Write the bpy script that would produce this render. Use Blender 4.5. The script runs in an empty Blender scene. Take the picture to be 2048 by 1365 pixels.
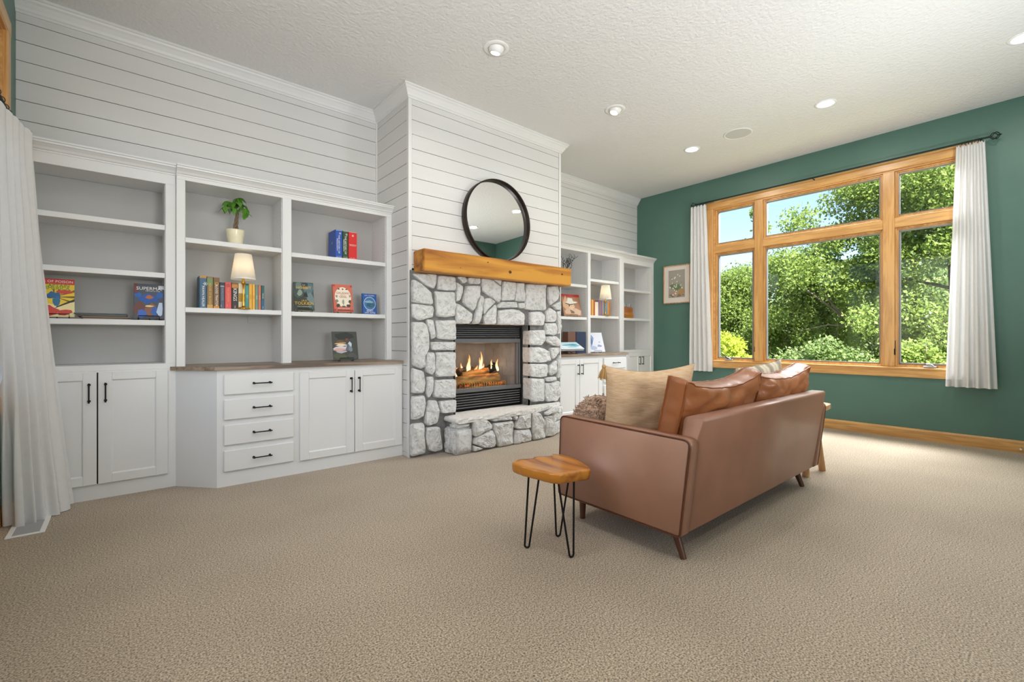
import bpy, bmesh, math, random
import numpy as np
from mathutils import Vector, Matrix, Euler, noise
random.seed(7); np.random.seed(7)
SC = bpy.context.scene
COL = SC.collection
R = math.radians
# ------------------------------------------------------------------ camera, world, lights, exposure
cam = bpy.data.cameras.new('camera'); camo = bpy.data.objects.new('camera', cam); COL.objects.link(camo)
cam.sensor_fit = 'HORIZONTAL'; cam.sensor_width = 36.0; cam.lens = 36.0*919.2/2048
cam.shift_y = (675.75-682.5)/2048; cam.clip_start = .05; cam.clip_end = 300
camo.location = (0, 0, 1.1); camo.rotation_euler = (R(90), 0, R(-40.10))
SC.camera = camo
SC.view_settings.view_transform = 'Standard'; SC.view_settings.look = 'None'
SC.view_settings.exposure = 0.0; SC.view_settings.gamma = 1.0
try: SC.view_settings.use_curve_mapping = False
except Exception: pass
SC.cycles.max_bounces = 12; SC.cycles.diffuse_bounces = 6; SC.cycles.glossy_bounces = 4
SC.cycles.transparent_max_bounces = 24; SC.cycles.caustics_reflective = False; SC.cycles.caustics_refractive = False
SC.cycles.sample_clamp_indirect = 6.0
W = bpy.data.worlds.new('sky'); SC.world = W; W.use_nodes = True
nt = W.node_tree; nt.nodes.clear()
sky = nt.nodes.new('ShaderNodeTexSky'); sky.sky_type = 'NISHITA'; sky.sun_disc = False
sky.sun_elevation = R(58); sky.sun_rotation = R(200); sky.air_density = 1.0; sky.dust_density = .9; sky.ozone_density = 1.2
bg = nt.nodes.new('ShaderNodeBackground'); bg.inputs['Strength'].default_value = .33
wo = nt.nodes.new('ShaderNodeOutputWorld')
nt.links.new(sky.outputs[0], bg.inputs[0]); nt.links.new(bg.outputs[0], wo.inputs[0])
def light(name, kind, loc, energy, color=(1, 1, 1), target=None, rot=None, **kw):
    d = bpy.data.lights.new(name, kind); d.energy = energy; d.color = color
    for k, v in kw.items(): setattr(d, k, v)
    o = bpy.data.objects.new(name, d); COL.objects.link(o); o.location = loc
    if target is not None:
        o.rotation_euler = (Vector(target)-Vector(loc)).to_track_quat('-Z', 'Y').to_euler()
    if rot: o.rotation_euler = rot
    return o
light('sun', 'SUN', (0, 0, 20), 26, (1, .95, .87), target=(9.5, 12.5, 0), angle=R(1))
# area lamps for window daylight, plus lamps added out of view to brighten
light('window_daylight_rear', 'AREA', (1.3, -3.05, 1.8), 36, (1, .98, .95), target=(2.6, 4.5, 1.6), shape='RECTANGLE', size=3.2, size_y=2.3)
light('ceiling_bounced_flash', 'AREA', (1.0, -1.2, 1.5), 56, (.94, .97, 1), target=(1.9, .9, 3.4), shape='DISK', size=1.0, spread=R(125))  # flash behind the camera, added to brighten the ceiling
light('added_ceiling_bounce_far', 'AREA', (3.9, -.42, 1.2), 38, (.94, .97, 1), target=(4.5, 1.6, 3.4), shape='DISK', size=.5, spread=R(150))  # second bounce lamp, added beside the camera to lift the far ceiling
light('window_daylight_side', 'AREA', (-.44, 1.7, 1.9), 30, (1, .98, .96), target=(6, 1.9, 1.9), shape='RECTANGLE', size=2.2, size_y=2.0)
light('added_garden_sky_lamp', 'AREA', (8.4, 1.8, 4.6), 1500, (.95, .98, 1), target=(4.6, .9, 0), shape='RECTANGLE', size=4.0, size_y=1.8)  # unseen lamp above the window, added to brighten carpet and ceiling
# ------------------------------------------------------------------ helpers
WM = {}
def link(o, parent=None):
    COL.objects.link(o)
    if parent is not None:
        o.parent = parent; WM[o.name] = WM[parent.name] @ o.matrix_basis
    else: WM[o.name] = o.matrix_basis.copy()
    return o
def tag(o, label=None, cat=None, group=None, kind=None):
    for k, v in (('label', label), ('category', cat), ('group', group), ('kind', kind)):
        if v: o[k] = v
    return o
def thing(name, label, cat, loc=(0, 0, 0), rot=(0, 0, 0), group=None, kind=None):
    o = bpy.data.objects.new(name, None); o.empty_display_size = .05
    o.location = loc; o.rotation_euler = rot
    o.matrix_basis = Matrix.LocRotScale(Vector(loc), Euler(rot), None)
    link(o); return tag(o, label, cat, group, kind)
def dup(root, loc=None, rot=None, label=None, group=None):
    def cp(o, parent):
        c = o.copy(); COL.objects.link(c)
        if parent: c.parent = parent
        for ch in list(o.children): cp(ch, c)
        return c
    c = cp(root, None)
    if loc is not None: c.location = loc
    if rot is not None: c.rotation_euler = rot
    if label: c['label'] = label
    if group: c['group'] = group
    return c
class B:
    """collects shapes in world (or local) coordinates"""
    def __init__(s): s.v = []; s.f = []; s.sm = []
    def add(s, vs, fs, smooth=False):
        n = len(s.v); s.v += [tuple(p) for p in vs]; s.f += [tuple(i+n for i in f) for f in fs]; s.sm += [smooth]*len(fs); return s
    def box(s, x0, x1, y0, y1, z0, z1, bev=0):
        if bev:
            b = min(bev, abs(x1-x0)/2.2, abs(y1-y0)/2.2, abs(z1-z0)/2.2); bm = bmesh.new()
            r = bmesh.ops.create_cube(bm, size=1)
            for v in bm.verts: v.co = Vector((x0+(v.co.x+.5)*(x1-x0), y0+(v.co.y+.5)*(y1-y0), z0+(v.co.z+.5)*(z1-z0)))
            bmesh.ops.bevel(bm, geom=bm.edges[:], offset=b, segments=1, affect='EDGES', clamp_overlap=True)
            return s.bm(bm)
        vs = [(x, y, z) for x in (x0, x1) for y in (y0, y1) for z in (z0, z1)]
        return s.add(vs, [(0, 1, 3, 2), (4, 6, 7, 5), (0, 4, 5, 1), (2, 3, 7, 6), (0, 2, 6, 4), (1, 5, 7, 3)])
    def bm(s, bm, smooth=False):
        bm.verts.index_update(); s.add([v.co[:] for v in bm.verts], [[v.index for v in f.verts] for f in bm.faces], smooth); bm.free(); return s
    def prism(s, poly, axis, a, b, smooth=False):
        def P(p, t):
            return {'x': (t, p[0], p[1]), 'y': (p[0], t, p[1]), 'z': (p[0], p[1], t)}[axis]
        n = len(poly); vs = [P(p, a) for p in poly]+[P(p, b) for p in poly]
        fs = [tuple(range(n))[::-1], tuple(range(n, 2*n))]
        s.add(vs, fs)
        s.add(vs, [(i, (i+1) % n, n+(i+1) % n, n+i) for i in range(n)], smooth); return s
    def tube(s, pts, r, seg=8, close=False, cap=True):
        pts = [Vector(p) for p in pts]; n = len(pts); rs = r if isinstance(r, (list, tuple)) else [r]*n
        vs = []; prev = None
        for i, p in enumerate(pts):
            if close: t = pts[(i+1) % n]-pts[i-1]
            else: t = pts[min(i+1, n-1)]-pts[max(i-1, 0)]
            t.normalize()
            if prev is None:
                u = t.orthogonal().normalized()
            else:
                u = prev-t*prev.dot(t); u = u.normalized() if u.length > 1e-6 else t.orthogonal().normalized()
            prev = u; w = t.cross(u)
            vs += [p+(u*math.cos(2*math.pi*k/seg)+w*math.sin(2*math.pi*k/seg))*rs[i] for k in range(seg)]
        fs = []
        for i in range(n if close else n-1):
            j = (i+1) % n
            fs += [(i*seg+k, i*seg+(k+1) % seg, j*seg+(k+1) % seg, j*seg+k) for k in range(seg)]
        s.add(vs, fs, True)
        if cap and not close: s.add(vs[:seg], [tuple(range(seg))[::-1]]); s.add(vs[-seg:], [tuple(range(seg))])
        return s
    def lathe(s, prof, c=(0, 0, 0), seg=24, M=None, smooth=True, cap=True):
        vs = []
        for r_, z in prof:
            for k in range(seg):
                a = 2*math.pi*k/seg; p = Vector((r_*math.cos(a), r_*math.sin(a), z))
                if M is not None: p = M @ p
                vs.append(p+Vector(c))
        fs = []
        for i in range(len(prof)-1):
            fs += [(i*seg+k, i*seg+(k+1) % seg, (i+1)*seg+(k+1) % seg, (i+1)*seg+k) for k in range(seg)]
        s.add(vs, fs, smooth)
        if not cap: return s
        if prof[0][0] > 1e-5: s.add(vs[:seg], [tuple(range(seg))[::-1]])
        if prof[-1][0] > 1e-5: s.add(vs[-seg:], [tuple(range(seg))])
        return s
    def grid(s, fn, nu, nv, smooth=True):
        vs = [fn(i/nu, j/nv) for j in range(nv+1) for i in range(nu+1)]
        return s.add(vs, [(j*(nu+1)+i, j*(nu+1)+i+1, (j+1)*(nu+1)+i+1, (j+1)*(nu+1)+i) for j in range(nv) for i in range(nu)], smooth)
    def disc(s, r, z, n=40, M=None, c=(0, 0, 0), up=False):
        ps = [Vector((r*math.cos(2*math.pi*k/n), r*math.sin(2*math.pi*k/n), z)) for k in range(n)]
        ps = [(M @ p if M is not None else p)+Vector(c) for p in ps]
        return s.add(ps, [tuple(range(n)) if up else tuple(range(n))[::-1]])
    def poly(s, pts): return s.add(pts, [tuple(range(len(pts)))])
    def part(s, name, m, parent=None, world=True, weld=False, solid=0, subsurf=0, bevel=0):
        me = bpy.data.meshes.new(name)
        vs = s.v
        if parent is not None and world:
            inv = WM[parent.name].inverted(); vs = [tuple(inv @ Vector(p)) for p in vs]
        me.from_pydata(vs, [], s.f)
        me.polygons.foreach_set('use_smooth', s.sm); 
        if weld:
            bm = bmesh.new(); bm.from_mesh(me); bmesh.ops.remove_doubles(bm, verts=bm.verts, dist=1e-5); bmesh.ops.recalc_face_normals(bm, faces=bm.faces); bm.to_mesh(me); bm.free()
        me.materials.append(m); me.update()
        o = bpy.data.objects.new(name, me); link(o, parent)
        if solid: md = o.modifiers.new('solid', 'SOLIDIFY'); md.thickness = solid; md.offset = 0
        if subsurf: md = o.modifiers.new('sub', 'SUBSURF'); md.levels = md.render_levels = subsurf
        if bevel: md = o.modifiers.new('bev', 'BEVEL'); md.width = bevel; md.segments = 2; md.limit_method = 'ANGLE'
        return o
def rounded(poly, r, n=5):
    out = []; N = len(poly)
    for i, p in enumerate(poly):
        p = Vector(p); a = Vector(poly[i-1]); b = Vector(poly[(i+1) % N]); rr = r[i] if isinstance(r, (list, tuple)) else r
        if rr <= 0: out.append(tuple(p)); continue
        da = (a-p).normalized(); db = (b-p).normalized(); h = min(rr, (a-p).length*.48, (b-p).length*.48)
        for k in range(n+1):
            t = k/n; q = (p+da*h)*(1-t)**2+p*2*t*(1-t)+(p+db*h)*t*t; out.append(tuple(q))
    return out
# ------------------------------------------------------------------ materials
def lin(h):
    if isinstance(h, str):
        h = h.lstrip('#'); c = [int(h[i:i+2], 16)/255 for i in (0, 2, 4)]
        return tuple(x/12.92 if x <= .04045 else ((x+.055)/1.055)**2.4 for x in c)
    return tuple(h)
def mat(name, color, rough=.5, metal=0, spec=.5, var=0, vscale=8, bump=0, bscale=60, bdist=.002, coat=0, emit=None, estr=0, stretch=(1, 1, 1), c2=None, detail=4, ramp=(.35, .65), trans=0, sheen=0):
    m = bpy.data.materials.new(name); m.use_nodes = True; N = m.node_tree.nodes; L = m.node_tree.links
    b = N['Principled BSDF']; c = lin(color)
    b.inputs['Base Color'].default_value = (*c, 1); b.inputs['Roughness'].default_value = rough; b.inputs['Metallic'].default_value = metal
    b.inputs['Specular IOR Level'].default_value = spec; b.inputs['Coat Weight'].default_value = coat
    if sheen: b.inputs['Sheen Weight'].default_value = sheen
    if trans: b.inputs['Transmission Weight'].default_value = trans
    if emit: b.inputs['Emission Color'].default_value = (*lin(emit), 1); b.inputs['Emission Strength'].default_value = estr
    if var or bump or c2:
        tc = N.new('ShaderNodeTexCoord'); mp = N.new('ShaderNodeMapping'); mp.inputs['Scale'].default_value = stretch; L.new(tc.outputs['Object'], mp.inputs[0])
    if var or c2:
        t = N.new('ShaderNodeTexNoise'); t.inputs['Scale'].default_value = vscale; t.inputs['Detail'].default_value = detail; L.new(mp.outputs[0], t.inputs['Vector'])
        cr = N.new('ShaderNodeValToRGB'); cr.color_ramp.elements[0].position = ramp[0]; cr.color_ramp.elements[1].position = ramp[1]
        d = lin(c2) if c2 else tuple(x*(1-var) for x in c)
        cr.color_ramp.elements[0].color = (*d, 1); cr.color_ramp.elements[1].color = (*c, 1)
        L.new(t.outputs['Fac'], cr.inputs[0]); L.new(cr.outputs[0], b.inputs['Base Color'])
    if bump:
        t2 = N.new('ShaderNodeTexNoise'); t2.inputs['Scale'].default_value = bscale; t2.inputs['Detail'].default_value = 5; L.new(mp.outputs[0], t2.inputs['Vector'])
        bn = N.new('ShaderNodeBump'); bn.inputs['Strength'].default_value = bump; bn.inputs['Distance'].default_value = bdist; L.new(t2.outputs['Fac'], bn.inputs['Height']); L.new(bn.outputs[0], b.inputs['Normal'])
    return m
def wood(name, c1, c2, axis='x', scale=9, rough=.4, coat=.15, dark=None):
    """long grain along an axis: stretched noise plus finer streaks"""
    m = bpy.data.materials.new(name); m.use_nodes = True; N = m.node_tree.nodes; L = m.node_tree.links; b = N['Principled BSDF']
    tc = N.new('ShaderNodeTexCoord'); mp = N.new('ShaderNodeMapping')
    st = {'x': (.09, 1, 1), 'y': (1, .09, 1), 'z': (1, 1, .09)}[axis]; mp.inputs['Scale'].default_value = st; L.new(tc.outputs['Object'], mp.inputs[0])
    t = N.new('ShaderNodeTexNoise'); t.inputs['Scale'].default_value = scale*4; t.inputs['Detail'].default_value = 7; t.inputs['Distortion'].default_value = .8; L.new(mp.outputs[0], t.inputs[0])
    t3 = N.new('ShaderNodeTexNoise'); t3.inputs['Scale'].default_value = scale; t3.inputs['Detail'].default_value = 3; L.new(mp.outputs[0], t3.inputs[0])
    mx = N.new('ShaderNodeMath'); mx.operation = 'MULTIPLY_ADD'; mx.inputs[1].default_value = .5; L.new(t.outputs['Fac'], mx.inputs[0])
    m2 = N.new('ShaderNodeMath'); m2.operation = 'MULTIPLY'; m2.inputs[1].default_value = .5; L.new(t3.outputs['Fac'], m2.inputs[0]); L.new(m2.outputs[0], mx.inputs[2])
    cr = N.new('ShaderNodeValToRGB'); e = cr.color_ramp.elements; e[0].position = .44; e[1].position = .57; e[0].color = (*lin(c2), 1); e[1].color = (*lin(c1), 1)
    if dark: k = e.new(.385); k.color = (*lin(dark), 1)
    L.new(mx.outputs[0], cr.inputs[0]); L.new(cr.outputs[0], b.inputs['Base Color'])
    b.inputs['Roughness'].default_value = rough; b.inputs['Coat Weight'].default_value = coat; b.inputs['Coat Roughness'].default_value = .25
    bn = N.new('ShaderNodeBump'); bn.inputs['Strength'].default_value = .25; bn.inputs['Distance'].default_value = .001; L.new(mx.outputs[0], bn.inputs['Height']); L.new(bn.outputs[0], b.inputs['Normal'])
    return m
def cloth(name, color, trans=.35, weave=700, var=.06, bump=.3):
    m = mat(name, color, .9, spec=.1, var=var, vscale=30, bump=bump, bscale=weave, bdist=.0006); N = m.node_tree.nodes; L = m.node_tree.links
    b = N['Principled BSDF']; t = N.new('ShaderNodeBsdfTranslucent'); t.inputs[0].default_value = (*lin(color), 1); mx = N.new('ShaderNodeMixShader'); mx.inputs[0].default_value = trans
    L.new(b.outputs[0], mx.inputs[1]); L.new(t.outputs[0], mx.inputs[2]); L.new(mx.outputs[0], N['Material Output'].inputs[0]); return m
def glassmat(name, tint=(1, 1, 1), refl=1.0, rough=.0, ior=1.45):
    m = bpy.data.materials.new(name); m.use_nodes = True; N = m.node_tree.nodes; L = m.node_tree.links; N.remove(N['Principled BSDF'])
    tr = N.new('ShaderNodeBsdfTransparent'); tr.inputs[0].default_value = (*tint, 1); gl = N.new('ShaderNodeBsdfGlossy'); gl.inputs['Roughness'].default_value = rough
    fr = N.new('ShaderNodeLayerWeight'); fr.inputs[0].default_value = .5; pw = N.new('ShaderNodeMath'); pw.operation = 'POWER'; pw.inputs[1].default_value = 5; L.new(fr.outputs['Facing'], pw.inputs[0])
    k = N.new('ShaderNodeMath'); k.operation = 'MULTIPLY_ADD'; k.inputs[1].default_value = .9; k.inputs[2].default_value = .04*refl; L.new(pw.outputs[0], k.inputs[0])
    mx = N.new('ShaderNodeMixShader'); L.new(k.outputs[0], mx.inputs[0]); L.new(tr.outputs[0], mx.inputs[1]); L.new(gl.outputs[0], mx.inputs[2]); L.new(mx.outputs[0], N['Material Output'].inputs[0]); return m
M = {}
M['white'] = mat('white_cabinet_paint', (.75, .75, .745), .38, var=.02, vscale=3)
M['plank'] = mat('white_plank_paint', (.69, .685, .675), .5, var=.03, vscale=2.5, stretch=(.5, .5, 3), bump=.08, bscale=40)
M['backer'] = mat('plank_backer', (.11, .108, .105), .9)  # dark colour deepens the shade in the plank gaps
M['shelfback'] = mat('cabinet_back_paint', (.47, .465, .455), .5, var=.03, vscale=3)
M['ceil'] = mat('textured_ceiling_paint', (.75, .75, .745), .85, spec=.2, bump=.7, bscale=38, bdist=.012)
M['green'] = mat('green_wall_paint', (.088, .185, .148), .42, spec=.45, var=.06, vscale=3, bump=.35, bscale=170, bdist=.0015)
M['oak'] = wood('oak_trim', '#dba966', '#c59152', 'y', 9, .35, .3)
M['oakx'] = wood('oak_trim_x', '#dba966', '#c59152', 'x', 9, .35, .3)
M['oakz'] = wood('oak_trim_z', '#dba966', '#c59152', 'z', 9, .35, .3)
M['mantel'] = wood('stained_pine', '#cf9336', '#a96a1c', 'x', 3.2, .5, .05, dark='#824a16')
M['teak'] = wood('live_edge_teak', '#bf7a22', '#8f4d10', 'y', 5, .3, .35, dark='#562808')
M['palewood'] = wood('pale_branch_wood', '#d9b184', '#b98a5c', 'z', 9, .5, 0)
M['walnut'] = mat('walnut_leg', '#5a3320', .4, var=.3, vscale=12, stretch=(1, 1, .1), coat=.2)
M['worktop'] = wood('weathered_worktop', '#a5937f', '#806e5e', 'x', 7, .45, .1, dark='#65564a')
M['leather'] = mat('tan_leather', '#976b54', .42, spec=.6, var=.12, vscale=5, bump=.25, bscale=190, bdist=.0008, coat=.06)
M['leather2'] = mat('cushion_leather', '#9b5e36', .42, spec=.5, var=.10, vscale=4, bump=.2, bscale=150, bdist=.0008, coat=.08)
M['piping'] = mat('leather_piping', '#5f341c', .45)
M['piping2'] = mat('cushion_piping', '#8a4d24', .4)
M['black'] = mat('black_metal', (.012, .012, .013), .42, metal=.6)
M['darkrod'] = mat('dark_green_black_iron', (.012, .022, .02), .45, metal=.4)
M['bronze'] = mat('bronze_rim', (.03, .022, .018), .4, metal=.7)
M['mirror'] = mat('mirror_glass', (.9, .9, .9), .01, metal=1)
M['louver'] = mat('black_louver', (.022, .021, .021), .35, metal=.2, spec=.5)
M['firebar'] = mat('dark_grey_bar', (.17, .17, .175), .38, metal=.3)
M['firebox'] = mat('firebox_lining', (.30, .30, .295), .8, var=.3, vscale=6)
M['mortar'] = mat('grey_mortar', (.24, .236, .23), .95, var=.4, vscale=14, bump=.6, bscale=90, bdist=.004)
M['curtain'] = cloth('white_linen', (.80, .795, .79), .14, bump=.10, var=.03)
M['shade'] = cloth('lamp_shade_fabric', (.9, .88, .83), .6, 900)
M['brass'] = mat('polished_brass', '#d9a441', .22, metal=1)
M['cream'] = mat('cream_glaze', '#efe6c6', .3, var=.1, vscale=20, coat=.3)
M['soil'] = mat('potting_soil', (.05, .035, .025), .95)
M['paper'] = mat('page_edges', '#e9dcc0', .8, var=.1, vscale=200, stretch=(1, 1, .02))
M['lens'] = mat('lit_lens', (1, 1, 1), .5, emit=(1, .97, .9), estr=9)
M['fixture'] = mat('white_fixture', (.82, .82, .81), .4)
M['grille'] = mat('speaker_grille', (.58, .58, .58), .7, bump=.5, bscale=400, bdist=.001)
M['chrome'] = mat('satin_chrome', (.55, .55, .55), .3, metal=1)
M['gasket'] = mat('grey_gasket', (.22, .22, .23), .5, metal=.2)
M['pane'] = glassmat('window_glass', (.97, .98, .975), .5)
M['fireglass'] = glassmat('fireplace_glass', (.95, .95, .95), 1.6)
M['clear'] = glassmat('clear_glass', (.90, .92, .92), 6, .05)
M['ink'] = mat('white_lettering', (.85, .84, .8), .5)
M['gold'] = mat('gold_lettering', '#e2b53a', .45)
def flat(h, rough=.45):
    k = 'ink_'+str(h)
    if k not in M: M[k] = mat('printed_ink_'+str(h).strip('#'), h, rough)
    return M[k]
# carpet: twisted loop pile
def carpet():
    m = bpy.data.materials.new('beige_carpet'); m.use_nodes = True; N = m.node_tree.nodes; L = m.node_tree.links; b = N['Principled BSDF']
    tc = N.new('ShaderNodeTexCoord')
    a = N.new('ShaderNodeTexNoise'); a.inputs['Scale'].default_value = 150; a.inputs['Detail'].default_value = 3; a.inputs['Roughness'].default_value = .65; L.new(tc.outputs['Object'], a.inputs[0])
    c = N.new('ShaderNodeTexNoise'); c.inputs['Scale'].default_value = 1.6; c.inputs['Detail'].default_value = 5; L.new(tc.outputs['Object'], c.inputs[0])
    cr = N.new('ShaderNodeValToRGB'); e = cr.color_ramp.elements; e[0].position = .34; e[1].position = .66; e[0].color = (.095, .067, .040, 1); e[1].color = (.66, .54, .40, 1); L.new(a.outputs['Fac'], cr.inputs[0])
    c2 = N.new('ShaderNodeValToRGB'); e = c2.color_ramp.elements; e[0].position = .3; e[1].position = .7; e[0].color = (.86, .85, .84, 1); e[1].color = (1.0, 1.0, 1.0, 1); L.new(c.outputs['Fac'], c2.inputs[0])
    mx = N.new('ShaderNodeMix'); mx.data_type = 'RGBA'; mx.blend_type = 'MULTIPLY'; mx.inputs[0].default_value = 1; L.new(cr.outputs[0], mx.inputs[6]); L.new(c2.outputs[0], mx.inputs[7]); L.new(mx.outputs[2], b.inputs['Base Color'])
    b.inputs['Roughness'].default_value = .95; b.inputs['Specular IOR Level'].default_value = .1; b.inputs['Sheen Weight'].default_value = .25; b.inputs['Sheen Roughness'].default_value = .5
    bn = N.new('ShaderNodeBump'); bn.inputs['Strength'].default_value = .5; bn.inputs['Distance'].default_value = .004; L.new(a.outputs['Fac'], bn.inputs['Height']); L.new(bn.outputs[0], b.inputs['Normal']); return m
M['carpet'] = carpet()
def stonemat(name, c1, c2):
    m = bpy.data.materials.new(name); m.use_nodes = True; N = m.node_tree.nodes; L = m.node_tree.links; b = N['Principled BSDF']
    tc = N.new('ShaderNodeTexCoord'); oi = N.new('ShaderNodeObjectInfo'); ad = N.new('ShaderNodeVectorMath'); ad.operation = 'ADD'; L.new(tc.outputs['Object'], ad.inputs[0])
    cb = N.new('ShaderNodeCombineXYZ'); k = N.new('ShaderNodeMath'); k.operation = 'MULTIPLY'; k.inputs[1].default_value = 9; L.new(oi.outputs['Random'], k.inputs[0]); L.new(k.outputs[0], cb.inputs[0]); L.new(cb.outputs[0], ad.inputs[1])
    t = N.new('ShaderNodeTexNoise'); t.inputs['Scale'].default_value = 24; t.inputs['Detail'].default_value = 9; t.inputs['Roughness'].default_value = .72; L.new(ad.outputs[0], t.inputs[0])
    cr = N.new('ShaderNodeValToRGB'); e = cr.color_ramp.elements; e[0].position = .33; e[1].position = .50; e[0].color = (*lin(c2), 1); e[1].color = (*lin(c1), 1); L.new(t.outputs['Fac'], cr.inputs[0]); L.new(cr.outputs[0], b.inputs['Base Color'])
    t2 = N.new('ShaderNodeTexNoise'); t2.inputs['Scale'].default_value = 38; t2.inputs['Detail'].default_value = 8; t2.inputs['Roughness'].default_value = .7; L.new(ad.outputs[0], t2.inputs[0])
    bn = N.new('ShaderNodeBump'); bn.inputs['Strength'].default_value = .95; bn.inputs['Distance'].default_value = .016; L.new(t2.outputs['Fac'], bn.inputs['Height']); L.new(bn.outputs[0], b.inputs['Normal']); b.inputs['Roughness'].default_value = .85; return m
M['stone'] = stonemat('whitewashed_stone', (.77, .77, .76), (.47, .47, .47))
M['slab'] = stonemat('pale_hearth_slab', (.86, .85, .82), (.72, .71, .68))
def text(body, parent, x, y, z, size, m, rot=(R(90), 0, 0), align='CENTER', sx=1, name='lettering', depth=.0003):
    cu = bpy.data.curves.new(name, 'FONT'); cu.body = body; cu.size = size; cu.align_x = align; cu.align_y = 'CENTER'; cu.extrude = depth; cu.resolution_u = 2
    o = bpy.data.objects.new('tmp', cu); COL.objects.link(o); dg = bpy.context.evaluated_depsgraph_get()
    me = bpy.data.meshes.new_from_object(o.evaluated_get(dg)); bpy.data.objects.remove(o); bpy.data.curves.remove(cu)
    me.materials.clear(); me.materials.append(m)
    t = bpy.data.objects.new(name, me); t.location = (x, y, z); t.rotation_euler = rot; t.scale = (sx, 1, 1)
    COL.objects.link(t); t.parent = parent; return t
# ------------------------------------------------------------------ room shell
XL, XG, YB, YC, XC, XR, HC = -.564, 6.542, 4.524, 3.83, 1.988, 3.983, 3.404
YR = -3.3
def struct(name, b, m, label, cat, **k): return tag(b.part(name, m, **k), label, cat, kind='structure')
struct('floor', B().box(XL-.15, XG+.15, YR-.15, YB+.12, -.12, 0), M['carpet'], 'beige twisted pile carpet covering the whole floor', 'floor')
struct('ceiling', B().box(XL-.15, XG+.15, YR-.15, YB+.12, HC, HC+.1), M['ceil'], 'white ceiling with a fine knockdown texture', 'ceiling')
struct('roof', B().box(XL-1.6, XG+.5, YR-3.6, YB+.6, HC+.12, HC+.3), M['white'], 'unseen roof slab with eaves added to keep sun off the windows', 'roof')  # deep eaves added out of view to block sun from the windows
# back wall: backing and planks
wb = struct('wall_back', B().box(XL-.15, XG+.15, YB+.016, YB+.12, 0, HC), M['backer'], 'white horizontal plank wall above the bookcases', 'wall')
ZG = [3.2446-.13357*k for k in range(25)]
def planks(parent, ax, a0, a1, face, sgn, ztop, zbot, th=.016):
    """boards along an axis on a plane; a slim dark joint between neighbours"""
    zs = [ztop]+[z for z in ZG if zbot+.02 < z < ztop-.02]+[zbot]
    for z1, z0 in zip(zs, zs[1:]):
        b = B()
        e = random.uniform(-.0008, .0008)
        f0, f1 = sorted((face+e*sgn, face+th*sgn))
        if ax == 'x': b.box(a0, a1, f0, f1, z0+.0022, z1-.0022, .0012)
        else: b.box(f0, f1, a0, a1, z0+.0022, z1-.0022, .0012)
        b.part('plank', M['plank'], parent)
planks(wb, 'x', XL, XC, YB, 1, 3.36, 2.18)
planks(wb, 'x', XR, XG, YB, 1, 3.36, 2.18)
# chimney breast with a firebox opening
FX0, FX1, FZ0, FZ1 = 2.47, 3.446, .375, 1.236
b = B(); x0, x1, y0 = XC+.016, XR-.016, YC+.016
yl = 3.936
b.box(x0, x1, y0, YB, 1.735, HC).box(x0, FX0-.016, yl, YB, 0, 1.734).box(FX1+.026, x1, yl, YB, 0, 1.734).box(FX0-.016, FX1+.026, yl, YB, FZ1+.024, 1.734).box(FX0-.016, FX1+.026, yl, YB, 0, FZ0-.034).box(FX0-.016, FX1+.026, 4.42, YB, FZ0-.034, FZ1+.024)
wc = struct('wall_chimney', b, M['backer'], 'white planked chimney breast over the stone fireplace', 'wall')
planks(wc, 'x', XC+.033, XR-.033, YC, 1, 3.36, 1.74)
planks(wc, 'y', YC+.033, YB-.002, XC, 1, 3.36, 0)
planks(wc, 'y', YC+.033, YB-.002, XR, -1, 3.36, 0)
for sx, xx in ((1, XC), (-1, XR)):
    p = [(0, 0), (.034, 0), (.034, .018), (.018, .018), (.018, .034), (0, .034)]
    B().prism([(xx-.004*sx+u*sx, YC-.004+v) for u, v in p][::sx], 'z', 0, HC).part('corner_trim', M['white'], wc)
for xx, sx in ((XC, -1), (XR, 1)):
    B().box(min(xx, xx+.014*sx), max(xx, xx+.014*sx), YB-.014, YB, 2.3, HC-.08, .002).part('corner_trim', M['white'], wc)
# crown moulding following the walls
def sweep(b, path, prof):
    """path: plan points, wall on the left side of travel; prof: (out from wall, z)"""
    n = len(path); rows = []
    for i, p in enumerate(path):
        p = Vector(p); d0 = (p-Vector(path[i-1])).normalized() if i else None; d1 = (Vector(path[i+1])-p).normalized() if i < n-1 else None
        nr = lambda d: Vector((d.y, -d.x))
        if d0 is None: m_, k = nr(d1), 1
        elif d1 is None: m_, k = nr(d0), 1
        else:
            m_ = (nr(d0)+nr(d1)).normalized(); k = 1/max(.3, m_.dot(nr(d1)))
        rows.append([(p.x+m_.x*o*k, p.y+m_.y*o*k, z) for o, z in prof])
    m = len(prof); vs = [v for r_ in rows for v in r_]; fs = []
    for i in range(n-1):
        fs += [(i*m+j, i*m+(j+1) % m, (i+1)*m+(j+1) % m, (i+1)*m+j) for j in range(m)]
    fs += [tuple(range(m))[::-1], tuple(range((n-1)*m, n*m))]
    return b.add(vs, fs)
cp = [(0, 3.298), (.012, 3.298), (.014, 3.312), (.022, 3.318), (.030, 3.335), (.048, 3.362), (.060, 3.372), (.064, 3.384), (.074, 3.388), (.074, 3.404), (0, 3.404)]
struct('trim_1', sweep(B(), [(XL, YB), (XC, YB), (XC, YC), (XR, YC), (XR, YB), (XG, YB)], cp), M['white'], 'white crown moulding where the planked walls meet the ceiling', 'crown moulding')
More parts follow.
